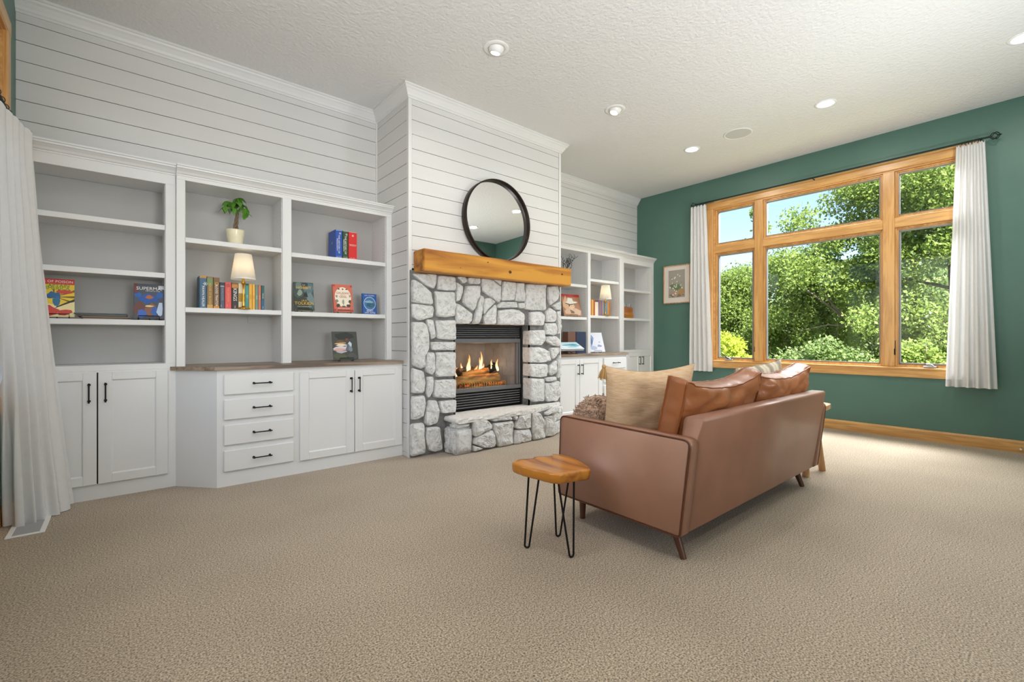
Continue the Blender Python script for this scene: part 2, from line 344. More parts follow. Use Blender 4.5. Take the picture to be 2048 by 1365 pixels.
# side walls with window openings: the same wide oak window is set in three walls
WU, WZ0, WZ1 = 1.335, .70, 3.03
def wall_with_hole(name, fix, sgn, u0, u1, uc, ax, label, m):
    b = B(); f0, f1 = sorted((fix, fix+.16*sgn))
    for a0, a1, z0, z1 in ((u0, uc-WU, 0, HC), (uc+WU, u1, 0, HC), (uc-WU, uc+WU, 0, WZ0), (uc-WU, uc+WU, WZ1, HC)):
        b.box(f0, f1, a0, a1, z0, z1) if ax == 'y' else b.box(a0, a1, f0, f1, z0, z1)
    return struct(name, b, m, label, 'wall')
UR, UL, UB = 1.91, 2.79, 1.35
wall_with_hole('wall_right', XG, 1, YR-.15, YB+.12, UR, 'y', 'dark green painted wall around the wide garden window', M['green'])
wall_with_hole('wall_left', XL, -1, YR-.15, YB+.12, UL, 'y', 'dark green wall behind the floor length curtain', M['green'])
wall_with_hole('wall_rear', YR, -1, XL-.15, 3.36, UB, 'x', 'dark green window wall of the recess behind the viewer', M['green'])
struct('wall_near', B().box(3.2, XG+.15, -.92, -.75, 0, HC), M['green'], 'dark green wall facing the fireplace', 'wall')
struct('wall_recess', B().box(3.2, 3.36, YR, -.92, 0, HC), M['green'], 'dark green wall at the side of the recess behind the viewer', 'wall')
def oak_window():
    """u along Y, inward -X, origin on the wall face at the window's centre"""
    w = thing('window_1', 'wide oak framed six light picture window looking onto green trees', 'window', (XG, UR, 0), kind='structure')
    def P(name, b, m, par=w): return b.part(name, m, par, world=False)
    # casing, mitred look with a stepped inner edge
    U = 1.415
    def casing(b, poly):   # poly of the face
        return b
    P('head_casing', B().prism([(-.022, 2.972), (-.022, 3.055), (-.016, 3.07), (0, 3.07), (0, 2.965), (-.014, 2.965)], 'y', -U, U), M['oak'])
    P('bottom_casing', B().prism([(0, .668), (-.02, .668), (-.024, .68), (-.024, .752), (-.034, .756), (-.036, .77), (-.03, .776), (0, .776)], 'y', -U, U), M['oak'])
    for s in (-1, 1):
        P('side_casing', B().prism([(0, s*U), (-.016, s*U), (-.022, s*(U-.015)), (-.022, s*(U-.09)), (-.014, s*(U-.105)), (0, s*(U-.105))][::s], 'z', .776, 2.966), M['oakz'])
    # jamb liner
    P('jamb', B().box(0, .13, -1.335, -1.29, WZ0, WZ1).box(0, .13, 1.29, 1.335, WZ0, WZ1).box(0, .13, -1.29, 1.29, 2.95, WZ1).box(0, .13, -1.29, 1.29, WZ0, .778), M['oak'])
    for u in (-.69, .69):
        P('mullion', B().box(-.004, .11, u-.052, u+.052, .778, 2.95, .004), M['oakz'])
    lites = []
    for u0, u1 in ((-1.29, -.742), (-.638, .638), (.742, 1.29)):
        P('transom_rail', B().box(-.002, .11, u0, u1, 2.322, 2.43, .004), M['oak'])
        lites += [(u0, u1, .778, 2.322, 0), (u0, u1, 2.43, 2.95, 1)]
    for k, (u0, u1, z0, z1, top) in enumerate(lites):
        casement = (not top) and abs(u0+u1) > .5
        t = .032; b = B()
        for d, (xa, xb) in ((0, (.02, .075)), (.016, (.035, .08))):
            tt = t*.5+d
            b.box(xa, xb, u0, u0+tt, z0, z1, .003).box(xa, xb, u1-tt, u1, z0, z1, .003).box(xa, xb, u0+tt, u1-tt, z1-tt, z1, .003).box(xa, xb, u0+tt, u1-tt, z0, z0+tt, .003)
        sash = P('sash', b, M['oakz'])
        a0, a1, c0, c1 = u0+t, u1-t, z0+t, z1-t; g = .012 if casement else .006; b = B()
        b.box(.03, .078, a0, a0+g, c0, c1).box(.03, .078, a1-g, a1, c0, c1).box(.03, .078, a0, a1, c1-g, c1).box(.03, .078, a0, a1, c0, c0+g)
        P('gasket', b, M['gasket'], sash)
        P('pane', B().add([(.068, a0, c0), (.068, a1, c0), (.068, a1, c1), (.068, a0, c1)], [(0, 1, 2, 3)]), M['pane'], sash)
        if casement:
            s = 1 if u0 > 0 else -1
            un = u0+.0 if s > 0 else u1
            P('lock_lever', B().box(.004, .016, un-.006, un+.006, z0+.13, z0+.29, .003).box(-.008, .006, un-.005, un+.005, z0+.13, z0+.20, .003), M['black'], sash)
            uc_ = (u0+u1)/2+(.07 if s > 0 else -.02); b = B()
            b.box(-.022, .03, uc_-.055, uc_+.055, .778, .798, .005); b.tube([(-.01, uc_-.02, .798), (-.014, uc_-.01, .812), (-.012, uc_+.03, .822)], .008, 8)
            P('crank_base', b, M['chrome'], sash)
            if s > 0: P('crank_handle', B().tube([(-.012, uc_+.01, .80), (-.016, uc_+.05, .835), (-.018, uc_+.105, .885)], [.009, .007, .006], 8), M['black'], sash)
            else: P('crank_handle', B().tube([(-.012, uc_+.01, .805), (-.016, uc_-.015, .812), (-.02, uc_-.03, .80)], [.008, .007, .006], 8), M['chrome'], sash)
    return w
win = oak_window()
w2 = dup(win, (XL, UL, 0), (0, 0, math.pi), 'oak framed window partly covered by the floor length curtain'); w2.name = 'window_2'
w3 = dup(win, (UB, YR, 0), (0, 0, -math.pi/2), 'oak framed window in the wall opposite the fireplace'); w3.name = 'window_3'
struct('baseboard_right', B().prism([(XG, 0), (XG-.015, 0), (XG-.015, .095), (XG-.010, .112), (XG, .115)], 'y', -.75, 4.2), M['oak'], 'orange oak baseboard along the green window wall', 'baseboard')
struct('baseboard_left', B().prism([(XL, 0), (XL, .115), (XL+.010, .112), (XL+.015, .095), (XL+.015, 0)], 'y', YR, 4.2), M['oak'], 'oak baseboard behind the floor length curtain', 'baseboard')
# ------------------------------------------------------------------ built-in cabinets
YD, YT, YU = 3.952, 4.209, 4.174
ZW = .886
hb = B().tube([(-.067, -.03, 0), (.067, -.03, 0)], .0045, 8)
for sx in (-.055, .055): hb.tube([(sx, 0, 0), (sx, -.004, 0), (sx, -.0045, 0), (sx, -.022, 0), (sx, -.031, 0)], [.009, .009, .005, .005, .0075], 8)
HANDLE = hb.part('handle', M['black'], None); HM = HANDLE.data; bpy.data.objects.remove(HANDLE)
def handle(parent, x, y, z, vert):
    o = bpy.data.objects.new('handle', HM); o.matrix_basis = Matrix.Translation(Vector((x, y, z))-WM[parent.name].translation) @ (Matrix.Rotation(R(90), 4, 'Y') if vert else Matrix.Identity(4))
    COL.objects.link(o); o.parent = parent
    return o
def shaker(parent, x0, x1, z0, z1, yf, hx=None, hz=None):
    b = B(); s, rt, rb, t = .07, .052, .062, .019
    b.box(x0, x0+s, yf-t, yf, z0, z1, .003).box(x1-s, x1, yf-t, yf, z0, z1, .003).box(x0+s, x1-s, yf-t, yf, z1-rt, z1, .003).box(x0+s, x1-s, yf-t, yf, z0, z0+rb, .003)
    d = b.part('door', M['white'], parent)
    b = B(); a0, a1, c0, c1 = x0+s, x1-s, z0+rb, z1-rt; e = .006
    b.add([(a0, yf-t+.003, c0), (a1, yf-t+.003, c0), (a1, yf-t+.003, c1), (a0, yf-t+.003, c1), (a0+e, yf-t+.010, c0+e), (a1-e, yf-t+.010, c0+e), (a1-e, yf-t+.010, c1-e), (a0+e, yf-t+.010, c1-e)], [(0, 1, 5, 4), (1, 2, 6, 5), (2, 3, 7, 6), (3, 0, 4, 7), (4, 5, 6, 7)])
    b.part('door_panel', M['white'], d)
    if hx: handle(d, hx, yf-t, hz, True)
    return d
def drawer(parent, x0, x1, z0, z1, yf):
    d = B().box(x0, x1, yf-.019, yf, z0, z1, .006).part('drawer', M['white'], parent); handle(d, (x0+x1)/2+.01, yf-.019, (z0+z1)/2+.004, False); return d
crownp = [(0, 0), (.006, 0), (.006, .010), (.014, .014), (.022, .028), (.040, .044), (.048, .047), (.050, .058), (.058, .061), (.058, .072), (0, .072)]
def crownpart(parent, path, z): sweep(B(), path, [(o, z+q) for o, q in crownp]).part('crown_moulding', M['white'], parent)
def pins(parent, xs, ys, z0, z1):
    b = B()
    for x, sx in xs:
        for y in ys:
            z = z0
            while z < z1:
                b.add([(x+.0006*sx, y+.003*math.cos(a*1.047), z+.003*math.sin(a*1.047)) for a in range(6)], [(0, 1, 2, 3, 4, 5)]); z += .032
    tag(b.part('shelf_pin_hole', M['louver'], parent), kind='stuff')
def bookcase(parent, bays, yf, z0, z1, xa, xb, zsh, ztop):
    """open shelving: bays [(x0,x1)], face frame on yf, shelves per bay"""
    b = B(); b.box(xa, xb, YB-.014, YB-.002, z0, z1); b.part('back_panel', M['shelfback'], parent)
    xs = [xa]+[v for q in bays for v in q]+[xb]
    for i in range(0, len(xs), 2):
        l, r_ = xs[i], xs[i+1]
        B().box(l, r_, yf, yf+.02, z0, z1-.001, .0015).part('stile', M['white'], parent)
        B().box(max(xa, l-(.004 if i else 0)), min(xb, r_+.004), yf+.0205, YB-.014, z0, ztop-.01).part('side_panel', M['white'], parent)
    B().box(xa, xb, yf, yf+.02, z1-.001, ztop+.03, .0015).part('top_rail', M['white'], parent)
    B().box(xa, xb, yf+.02, YB-.014, z1+.002, z1+.022).part('top_panel', M['white'], parent)
    for (l, r_), zz in zip(bays, zsh):
        for z in zz: B().box(l+.001, r_-.001, yf+.015, YB-.016, z-.037, z, .002).part('shelf', M['white'], parent)
    pins(parent, [(l+.004, 1) for l, r_ in bays]+[(r_-.004, -1) for l, r_ in bays], (yf+.06, YB-.07), z0+.12, z1-.08)
GC = 'tall end bookcases'
# -- tall unit in the corner behind the curtain
def tall(xa, xb, bay, zs, doors, label, gap):
    t = thing('tall_bookcase', label, 'bookcase', ((xa+xb)/2, YT, 0), group=GC)
    bookcase(t, [bay], YT, .912, 2.228, xa, xb, [zs], 2.30)
    B().box(xa, xb, YT, YT+.02, .872, .912, .0015).part('deck_rail', M['white'], t)
    B().box(xa, xb, YT+.001, YB-.014, .895, .911).part('deck', M['white'], t)
    B().box(xa, xb, YT+.002, YB-.02, .0, .872).part('carcass', M['white'], t)
    x0, xm0, xm1, x1 = doors
    shaker(t, x0, xm0, .105, .862, YT, xm0-.038, gap); shaker(t, xm1, x1, .105, .862, YT, xm1+.038, gap)
    B().box(xm0, xm1, YT-.0005, YT+.002, .105, .862).part('door_gap_shade', M['black'], t)  # black strip stands in for the shade between the doors
    return t
tl = tall(XL+.002, .2885, (-.49, .227), (1.927, 1.575, 1.227), (-.52, -.1465, -.139, .240), 'tall white bookcase behind the floor length curtain with comics on a shelf', .727)
crownpart(tl, [(XL+.002, YT), (.2885, YT)], 2.30)
tr = tall(5.69, XG-.002, (5.75, 6.467), (1.84, 1.40), (5.80, 6.149, 6.153, 6.50), 'tall white bookcase against the green wall with driftwood vase on a shelf', .745)
crownpart(tr, [(5.69, YT), (XG-.003, YT)], 2.30)
# -- middle units: hutch above, worktop, base with drawers and doors
GH = 'open shelving hutches beside the chimney'
def hutch(xa, xb, bays, zs, label):
    t = thing('bookcase_hutch', label, 'bookcase', ((xa+xb)/2, YU, ZW), group=GH)
    bookcase(t, bays, YU, ZW, 2.27, xa, xb, zs, 2.30); crownpart(t, [(xa, YU), (xb, YU)], 2.298); return t
hl = hutch(.289, XC-.002, [(.341, 1.007), (1.077, 1.931)], [(1.849, 1.327), (1.825, 1.322)], 'white open hutch with lit lamp, potted plant and displayed books')
hr = hutch(XR+.002, 5.69, [(4.04, 4.883), (4.942, 5.598)], [(1.825, 1.381), (1.923, 1.413)], 'white open hutch with record sleeves and a lamp, beyond the mantel')
GB = 'base cabinets under weathered worktops'
def base(flip, label):
    X = (lambda x: x) if not flip else (lambda x: XC+XR-x)
    t = thing('base_cabinet', label, 'cabinet', (X(1.25), YD, 0), group=GB)
    poly = [(.2885, YT-.002), (.513, YD), (XC-.002, YD), (XC-.002, YB-.02), (.2885, YB-.02)]
    B().prism([(X(x), y) for x, y in poly][::-1 if flip else 1], 'z', 0, .858).part('carcass', M['white'], t)
    def sx(a, b_): return (min(X(a), X(b_)), max(X(a), X(b_)))
    for z0, z1 in ((.676, .826), (.491, .644), (.304, .457), (.110, .268)): drawer(t, *sx(.553, 1.034), z0, z1, YD)
    for a, b_, s in ((1.078, 1.524, 1), (1.530, 1.974, -1)):
        x0, x1 = sx(a, b_); hx = (b_ if s > 0 else a)-s*.032
        shaker(t, x0, x1, .104, .818, YD, X(hx), .694)
    p2 = [(.252, YT-.003), (.497, 3.926), (XC-.002, 3.926), (XC-.002, YB-.002), (.2895, YB-.002), (.2895, YT-.003)]
    b = B().prism([(X(x), y) for x, y in p2][::-1 if flip else 1], 'z', .859, ZW)
    w = tag(b.part('worktop', M['worktop'], None, bevel=.004), 'weathered grey brown wood worktop '+('beyond the mantel' if flip else 'with a framed painting standing on it'), 'worktop', 'weathered worktops')
    return t
base(False, 'white base cabinet with four drawers under the potted plant and lamp')
base(True, 'white base cabinet beyond the stone hearth, partly hidden by sofa pillow')
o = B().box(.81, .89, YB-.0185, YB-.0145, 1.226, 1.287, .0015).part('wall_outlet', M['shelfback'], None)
tag(o, 'white blank outlet cover on the shelf back under the lamp', 'outlet')
# ------------------------------------------------------------------ stone fireplace
STONES=[[(2.004,1.682),(2.253,1.700),(2.253,1.619),(2.222,1.558),(2.121,1.591)],[(1.999,1.625),(2.023,1.631),(2.131,1.574),(2.192,1.516),(2.217,1.419),(2.182,1.406),(1.999,1.421)],[(2.269,1.688),(2.461,1.690),(2.467,1.561),(2.380,1.550),(2.264,1.556)],[(2.233,1.536),(2.461,1.546),(2.464,1.310),(2.358,1.293),(2.258,1.299)],[(1.999,1.413),(2.217,1.401),(2.227,1.356),(2.217,1.293),(2.121,1.268),(2.062,1.254),(2.004,1.287)],[(1.999,1.244),(2.116,1.244),(2.156,1.211),(2.171,1.078),(2.171,1.007),(2.121,0.919),(2.126,0.822),(2.087,0.810),(2.004,0.849)],[(2.146,1.269),(2.212,1.271),(2.241,1.100),(2.192,1.078),(2.156,1.203)],[(2.243,1.262),(2.461,1.272),(2.463,1.077),(2.390,1.077),(2.258,1.091)],[(2.187,1.060),(2.461,1.059),(2.463,0.977),(2.202,0.980)],[(2.472,1.645),(2.545,1.613),(2.550,1.547),(2.511,1.461),(2.472,1.449)],[(2.489,1.697),(2.579,1.700),(2.607,1.665),(2.556,1.628)],[(2.601,1.697),(2.763,1.701),(2.759,1.643),(2.636,1.634),(2.607,1.660)],[(2.590,1.616),(2.763,1.629),(2.753,1.531),(2.682,1.364),(2.556,1.435),(2.550,1.472)],[(2.777,1.703),(2.912,1.704),(3.032,1.638),(3.026,1.487),(3.006,1.466),(2.789,1.572)],[(2.924,1.705),(3.032,1.707),(3.032,1.648)],[(2.472,1.435),(2.511,1.428),(2.659,1.344),(2.665,1.277),(2.636,1.253),(2.472,1.245)],[(2.759,1.532),(2.801,1.529),(2.795,1.378),(2.747,1.246),(2.671,1.249),(2.706,1.355)],[(2.826,1.506),(2.899,1.510),(2.962,1.474),(2.844,1.390),(2.804,1.330),(2.801,1.466)],[(2.807,1.320),(2.862,1.385),(2.962,1.454),(2.962,1.255),(2.819,1.247)],[(3.051,1.700),(3.237,1.699),(3.217,1.502),(3.038,1.488)],[(3.244,1.695),(3.361,1.704),(3.368,1.494),(3.223,1.497)],[(2.981,1.435),(3.038,1.478),(3.251,1.488),(3.271,1.427),(2.987,1.410)],[(3.278,1.479),(3.361,1.483),(3.361,1.420),(3.278,1.419)],[(2.994,1.385),(3.170,1.408),(3.292,1.397),(3.361,1.358),(3.354,1.258),(2.987,1.250)],[(3.389,1.695),(3.697,1.713),(3.690,1.412),(3.504,1.405),(3.368,1.410)],[(3.728,1.688),(3.884,1.710),(3.913,1.623),(3.900,1.555),(3.766,1.470),(3.728,1.556)],[(3.790,1.471),(3.932,1.534),(3.940,1.433),(3.868,1.419)],[(3.361,1.389),(3.622,1.399),(3.682,1.346),(3.652,1.215),(3.504,1.197),(3.361,1.221)],[(3.697,1.412),(3.759,1.448),(3.845,1.407),(3.860,1.307),(3.837,1.279),(3.697,1.281)],[(3.868,1.408),(3.932,1.416),(3.932,1.146),(3.884,1.140)],[(3.682,1.264),(3.860,1.273),(3.868,1.140),(3.821,1.123),(3.682,1.139)],[(3.347,1.179),(3.674,1.188),(3.674,1.051),(3.607,1.009),(3.347,1.022)],[(3.690,1.111),(3.860,1.117),(3.924,1.061),(3.916,0.999),(3.805,1.006),(3.682,1.062)],[(3.347,0.985),(3.389,0.990),(3.607,0.992),(3.759,0.941),(3.774,0.830),(3.652,0.812),(3.347,0.823)],[(3.774,0.985),(3.916,0.983),(3.916,0.926),(3.821,0.851),(3.790,0.852),(3.759,0.963)],[(2.245,0.961),(2.460,0.961),(2.460,0.723),(2.259,0.726),(2.241,0.759)],[(2.145,0.963),(2.232,0.961),(2.239,0.792),(2.213,0.745),(2.150,0.772),(2.132,0.813)],[(1.996,0.826),(2.109,0.790),(2.136,0.677),(2.114,0.584),(2.000,0.589)],[(2.145,0.736),(2.218,0.732),(2.213,0.600),(2.172,0.531),(2.141,0.574)],[(2.236,0.699),(2.456,0.694),(2.459,0.511),(2.227,0.534),(2.218,0.567)],[(1.996,0.566),(2.127,0.563),(2.139,0.478),(2.114,0.370),(2.065,0.352),(1.996,0.348)],[(2.168,0.516),(2.255,0.508),(2.269,0.458),(2.283,0.367),(2.259,0.289),(2.159,0.277),(2.127,0.305),(2.141,0.430)],[(2.278,0.498),(2.460,0.494),(2.460,0.373),(2.297,0.378)],[(1.991,0.313),(2.118,0.314),(2.132,0.022),(1.991,0.018)],[(2.141,0.263),(2.287,0.253),(2.316,0.029),(2.232,0.022),(2.172,0.044),(2.141,0.128)],[(3.338,0.807),(3.711,0.798),(3.711,0.656),(3.623,0.646),(3.338,0.666)],[(3.746,0.772),(3.858,0.838),(3.865,0.687),(3.774,0.657),(3.732,0.694)],[(3.879,0.837),(3.922,0.896),(3.930,0.644),(3.879,0.616)],[(3.677,0.638),(3.851,0.648),(3.858,0.598),(3.704,0.592)],[(3.338,0.648),(3.664,0.629),(3.664,0.375),(3.504,0.379),(3.344,0.412)],[(3.677,0.579),(3.915,0.589),(3.930,0.422),(3.872,0.356),(3.718,0.360),(3.677,0.413)]]
HEARTH=[[(2.354,0.248),(2.538,0.225),(2.538,0.012),(2.416,-0.008),(2.364,-0.004)],[(2.388,0.300),(2.509,0.293),(2.509,0.237),(2.388,0.248)],[(2.543,0.306),(2.707,0.295),(2.775,0.236),(2.759,0.205),(2.573,0.146),(2.548,0.166)],[(2.749,0.290),(3.023,0.302),(3.035,0.262),(2.791,0.268)],[(2.791,0.251),(3.046,0.247),(3.046,0.001),(2.856,0.004),(2.824,0.111),(2.791,0.175)],[(3.128,0.291),(3.290,0.300),(3.290,0.142),(3.116,0.150),(3.064,0.175)],[(3.041,0.292),(3.116,0.292),(3.069,0.244)],[(3.308,0.298),(3.433,0.285),(3.498,0.176),(3.498,0.004),(3.333,0.004),(3.314,0.152)],[(3.075,0.147),(3.284,0.133),(3.302,0.009),(3.116,-0.000),(3.052,0.005)],[(2.563,0.139),(2.759,0.188),(2.786,0.184),(2.824,0.043),(2.802,0.013),(2.676,0.024),(2.553,0.084)],[(2.548,0.068),(2.665,0.021),(2.553,0.006)],[(3.511,0.240),(3.616,0.238),(3.670,0.108),(3.629,0.009),(3.511,0.016)],[(3.498,0.278),(3.710,0.333),(3.724,0.274),(3.511,0.249)]]
fp = thing('stone_fireplace', 'whitewashed stone fireplace surround with a raised slab hearth', 'fireplace', (2.97, 3.8, 0))
YS = 3.79
def poly_in(poly, pts): pass
def stone(poly, yfront, thick, proud, seed, back=None):
    """rugged faced stone: outline rings pushed forward with fractured noise"""
    cx = sum(p[0] for p in poly)/len(poly); cz = sum(p[1] for p in poly)/len(poly)
    pr = rounded(poly, .016, 2); out = []
    for i, p in enumerate(pr):
        a = Vector(p); q = Vector(pr[(i+1) % len(pr)]); n = max(1, int((q-a).length/.03))
        out += [a.lerp(q, k/n) for k in range(n)]
    n = len(out); rings = [(1.0, thick), (1.0, .004), (.975, -.006), (.93, -.012), (.84, -.014), (.72, -.014), (.58, -.014), (.42, -.014), (.24, -.014)]
    vs = []; sz = max(.05, min(.16, math.sqrt(abs(max(p[0] for p in poly)-min(p[0] for p in poly))*abs(max(p[1] for p in poly)-min(p[1] for p in poly)))))
    def ns(x, z, k): return noise.noise(Vector((x*k+seed*3.1, z*k, seed)))
    for s, d in rings:
        for p in out:
            x = cx+(p.x-cx)*s; z = cz+(p.y-cz)*s
            w = .004 if s > .93 else 0
            x += ns(x, z, 30)*w; z += ns(z, x, 30)*w
            y = yfront+d*1.0
            if s < .99: y += (ns(x+z*.6, z-x*.5, 13)*.016+abs(ns(x+z*.5, z*.5-x, 30))*-.016+ns(x, z, 70)*.006)*(1 if s < .95 else .5)-proud*(1-s*s)*.4
            vs.append((x, y, max(z, .002)))
    fs = []
    for r_ in range(len(rings)-1):
        fs += [(r_*n+i, r_*n+(i+1) % n, (r_+1)*n+(i+1) % n, (r_+1)*n+i) for i in range(n)]
    vs.append((cx, yfront-.014-proud*.4+ns(cx, cz, 12)*.012, cz)); L_ = (len(rings)-1)*n
    fs += [(L_+i, L_+(i+1) % n, len(vs)-1) for i in range(n)]
    return B().add(vs, fs)
b = B(); x0, x1 = 1.994, 3.955
b.box(x0, FX0+.012, YS+.018, YC-.008, 0, 1.72).box(FX1-.012+.02, x1, YS+.018, YC-.008, 0, 1.72).box(FX0, FX1+.02, YS+.018, YC-.008, FZ1+.015, 1.72).box(FX0, FX1+.02, YS+.018, YC-.008, 0, .33)
b.box(FX0-.012, FX0+.004, YS+.018, 3.93, FZ0-.03, FZ1+.02).box(FX1+.008, FX1+.022, YS+.018, 3.93, FZ0-.03, FZ1+.02).box(FX0, FX1+.01, YS+.018, 3.93, FZ1+.006, FZ1+.02)
b.part('mortar', M['mortar'], fp)
for k, p in enumerate(STONES):
    xa = min(q[0] for q in p); xb = max(q[0] for q in p); zb = min(q[1] for q in p)
    edge = False
    if xa > 3.3 and xa < 3.40 and zb < 1.24 and xb > 3.45:            # stones of the opening's far jamb
        p = [(max(q[0], FX1) if q[0] < 3.42 else q[0], q[1]) for q in p]; edge = True
    if xb > 2.40 and xb < 2.50 and zb < 1.26: edge = True; p = [(FX0 if q[0] > 2.43 else q[0], q[1]) for q in p]
    if 2.45 < xa < 3.4 and zb < 1.30 and zb > 1.1: edge = True; p = [(q[0], FZ1 if q[1] < 1.26 else q[1]) for q in p]
    ysh = random.uniform(-.008, .001)
    stone(p, YS+ysh, (.115 if edge else .032), .02, k).part('stone', M['stone'], fp)
# hearth: mortar core, front stones, corner stones wrapping the end, thick slab
YH = 3.605
core = [(2.372, YS+.02), (2.372, YH+.02), (3.58, YH+.02), (3.94, 3.775), (3.94, YS+.02)]
B().prism(core, 'z', 0, .30).part('mortar', M['mortar'], fp)
for k, p in enumerate(HEARTH):
    if k < 2:
        z0 = max(.003, min(q[1] for q in p)); z1 = max(q[1] for q in p); xb = max(q[0] for q in p)
        bm = bmesh.new(); bmesh.ops.create_cube(bm, size=1); 
        for v in bm.verts: v.co = Vector((2.335+(v.co.x+.5)*(xb-2.335), (YH-.012)+(v.co.y+.5)*(.205 if k == 0 else .12), z0+(v.co.z+.5)*(z1-z0)))
        bmesh.ops.bevel(bm, geom=bm.edges[:], offset=.02, segments=2, affect='EDGES'); bmesh.ops.subdivide_edges(bm, edges=bm.edges[:], cuts=3, use_grid_fill=True)
        for v in bm.verts:
            v.co += Vector((noise.noise(v.co*14)*.010, noise.noise(v.co*14+Vector((5, 0, 0)))*.012, noise.noise(v.co*16)*.004)); v.co.z = max(v.co.z, .002)
        B().bm(bm, True).part('stone', M['stone'], fp)
    else: stone(p, YH+random.uniform(-.006, .004), .03, .03, k+70).part('stone', M['stone'], fp)
# the end of the hearth turns back towards the wall: two more stones there and the hidden return by the jamb
for z0, z1 in ((.01, .15), (.16, .30)):
    a = Vector((3.62, YH+.005)); c = Vector((3.94, 3.765)); d = (c-a).normalized(); n = Vector((d.y, -d.x))
    st = stone([(0, z0), ((c-a).length*.9, z0), ((c-a).length*.95, z1), (.02, z1)], 0, .03, .02, 90+z0*10)
    st.v = [(a.x+d.x*x-n.x*y, a.y+d.y*x-n.y*y, z) for x, y, z in st.v]; st.part('stone', M['stone'], fp)
for z0, z1 in ((.004, .15),):
    st = stone([(0, z0), (.10, z0), (.10, .24), (0, .24)], 0, .03, .01, 97); st.v = [(2.352+y, 3.79-x*.0-.002-x, z) if False else (2.352+y, 3.785-x, z) for x, y, z in st.v]; st.part('stone', M['stone'], fp)
slab = [(3.444, YS+.008), (3.444, 3.917), (2.472, 3.917), (2.472, YS+.008), (2.345, YS+.008), (2.345, 3.60), (2.36, 3.575), (2.70, 3.582), (3.05, 3.578), (3.36, 3.59), (3.60, 3.665), (3.90, 3.755), (3.935, YS+.008)]
ol = []
for i, p in enumerate(slab):
    a = Vector(p); q = Vector(slab[(i+1) % len(slab)]); n = max(1, int((q-a).length/.025)); ol += [a.lerp(q, k/n) for k in range(n)]
n = len(ol); vs = []
c = Vector((3.1, 3.72))
for z, s, w in ((.296, .985, .006), (.306, 1.0, .012), (.322, 1.004, .014), (.336, .996, .008), (.345, .985, .003)):
    for p in ol:
        q = c+(p-c)*s; k = Vector((p.x*22, p.y*22, z*60)); off = noise.noise(k)*w if p.y < YS-.01 else 0
        vs.append((q.x, q.y+off, z+noise.noise(k*.5)*.003))
fs = [(r_*n+i, r_*n+(i+1) % n, (r_+1)*n+(i+1) % n, (r_+1)*n+i) for r_ in range(4) for i in range(n)]
fs += [tuple(range(n))[::-1], tuple(range(4*n, 5*n))]
B().add(vs, fs).part('hearth_slab', M['slab'], fp)
# mantel beam
bm = bmesh.new(); bmesh.ops.create_cube(bm, size=1)
for v in bm.verts: v.co = Vector((2.034+(v.co.x+.5)*1.922, 3.63+(v.co.y+.5)*.196, 1.70+(v.co.z+.5)*.197))
bmesh.ops.subdivide_edges(bm, edges=[e for e in bm.edges if abs((e.verts[0].co-e.verts[1].co).x) > 1], cuts=24, use_grid_fill=True)
bmesh.ops.bevel(bm, geom=[e for e in bm.edges if len(e.link_faces) == 2 and e.calc_face_angle() > .5], offset=.006, segments=2, affect='EDGES')
for v in bm.verts: v.co += Vector((0, noise.noise(Vector((v.co.x*4, v.co.z*9, 1)))*.0035, noise.noise(Vector((v.co.x*5, v.co.y*9, 4)))*.003))
mantel = thing('mantel_beam', 'thick golden brown pine mantel beam above the stones', 'mantel', (2.995, 3.73, 1.70))
B().bm(bm).part('beam', M['mantel'], mantel)
def knot(x, z, r_):
    b = B(); vs = [(x+r_*1.2*math.cos(a*math.pi/8)*(1+.2*math.sin(a*3)), 3.628-.0012, z+r_*math.sin(a*math.pi/8)) for a in range(16)]
    vs.append((x, 3.6255, z)); b.add(vs, [(i, (i+1) % 16, 16) for i in range(16)], True); b.part('wood_knot', M['knot'], mantel)
M['knot'] = mat('pine_knot', '#5c3010', .5, var=.5, vscale=60)
knot(3.03, 1.775, .016); knot(2.745, 1.845, .006); knot(3.80, 1.82, .01); knot(2.42, 1.76, .004)
# gas fireplace insert
YI = 3.915
ins = thing('fireplace_insert', 'black louvred gas fireplace insert with burning logs', 'fireplace insert', (2.958, YI, FZ0))
b = B(); b.box(FX0+.004, FX1-.002, YI+.06, 4.40, FZ0, FZ0+.004)
b = B()
ix0, ix1, iz0, iz1 = FX0+.006, FX1-.002, .352, 1.234
gx0, gx1, gz0, gz1 = ix0+.075, 3.375, .577, 1.041
# lining: tapering firebox seen through the glass
bx = [(gx0-.02, YI+.05), (gx1+.02, YI+.05), (gx1-.14, 4.34), (gx0+.14, 4.34)]
b = B().add([(x, y, z) for z in (.545, 1.10) for x, y in bx], [(0, 1, 2, 3), (7, 6, 5, 4), (1, 5, 6, 2), (2, 6, 7, 3), (3, 7, 4, 0)])
b.part('firebox', M['firebox'], ins)
for i in range(5):   # faux brick courses on the side linings
    for side in (0, 1):
        (xa, ya), (xb, yb) = ((bx[0], bx[3]) if side == 0 else (bx[1], bx[2]))
        for j in range(3):
            t0, t1 = (j+(.5 if i % 2 else 0))/3.5, (j+1+(.5 if i % 2 else 0))/3.5-.03
            z0 = .56+i*.105; nx = .006 if side == 0 else -.006
            q = [(xa+(xb-xa)*t+nx*e, ya+(yb-ya)*t, z) for e in (0, 1) for t, z in ((t0, z0), (t1, z0), (t1, z0+.098), (t0, z0+.098))]
            B().add(q, [(4, 5, 6, 7), (0, 1, 5, 4), (1, 2, 6, 5), (2, 3, 7, 6), (3, 0, 4, 7)]).part('brick', M['firebox'], ins)
b = B()
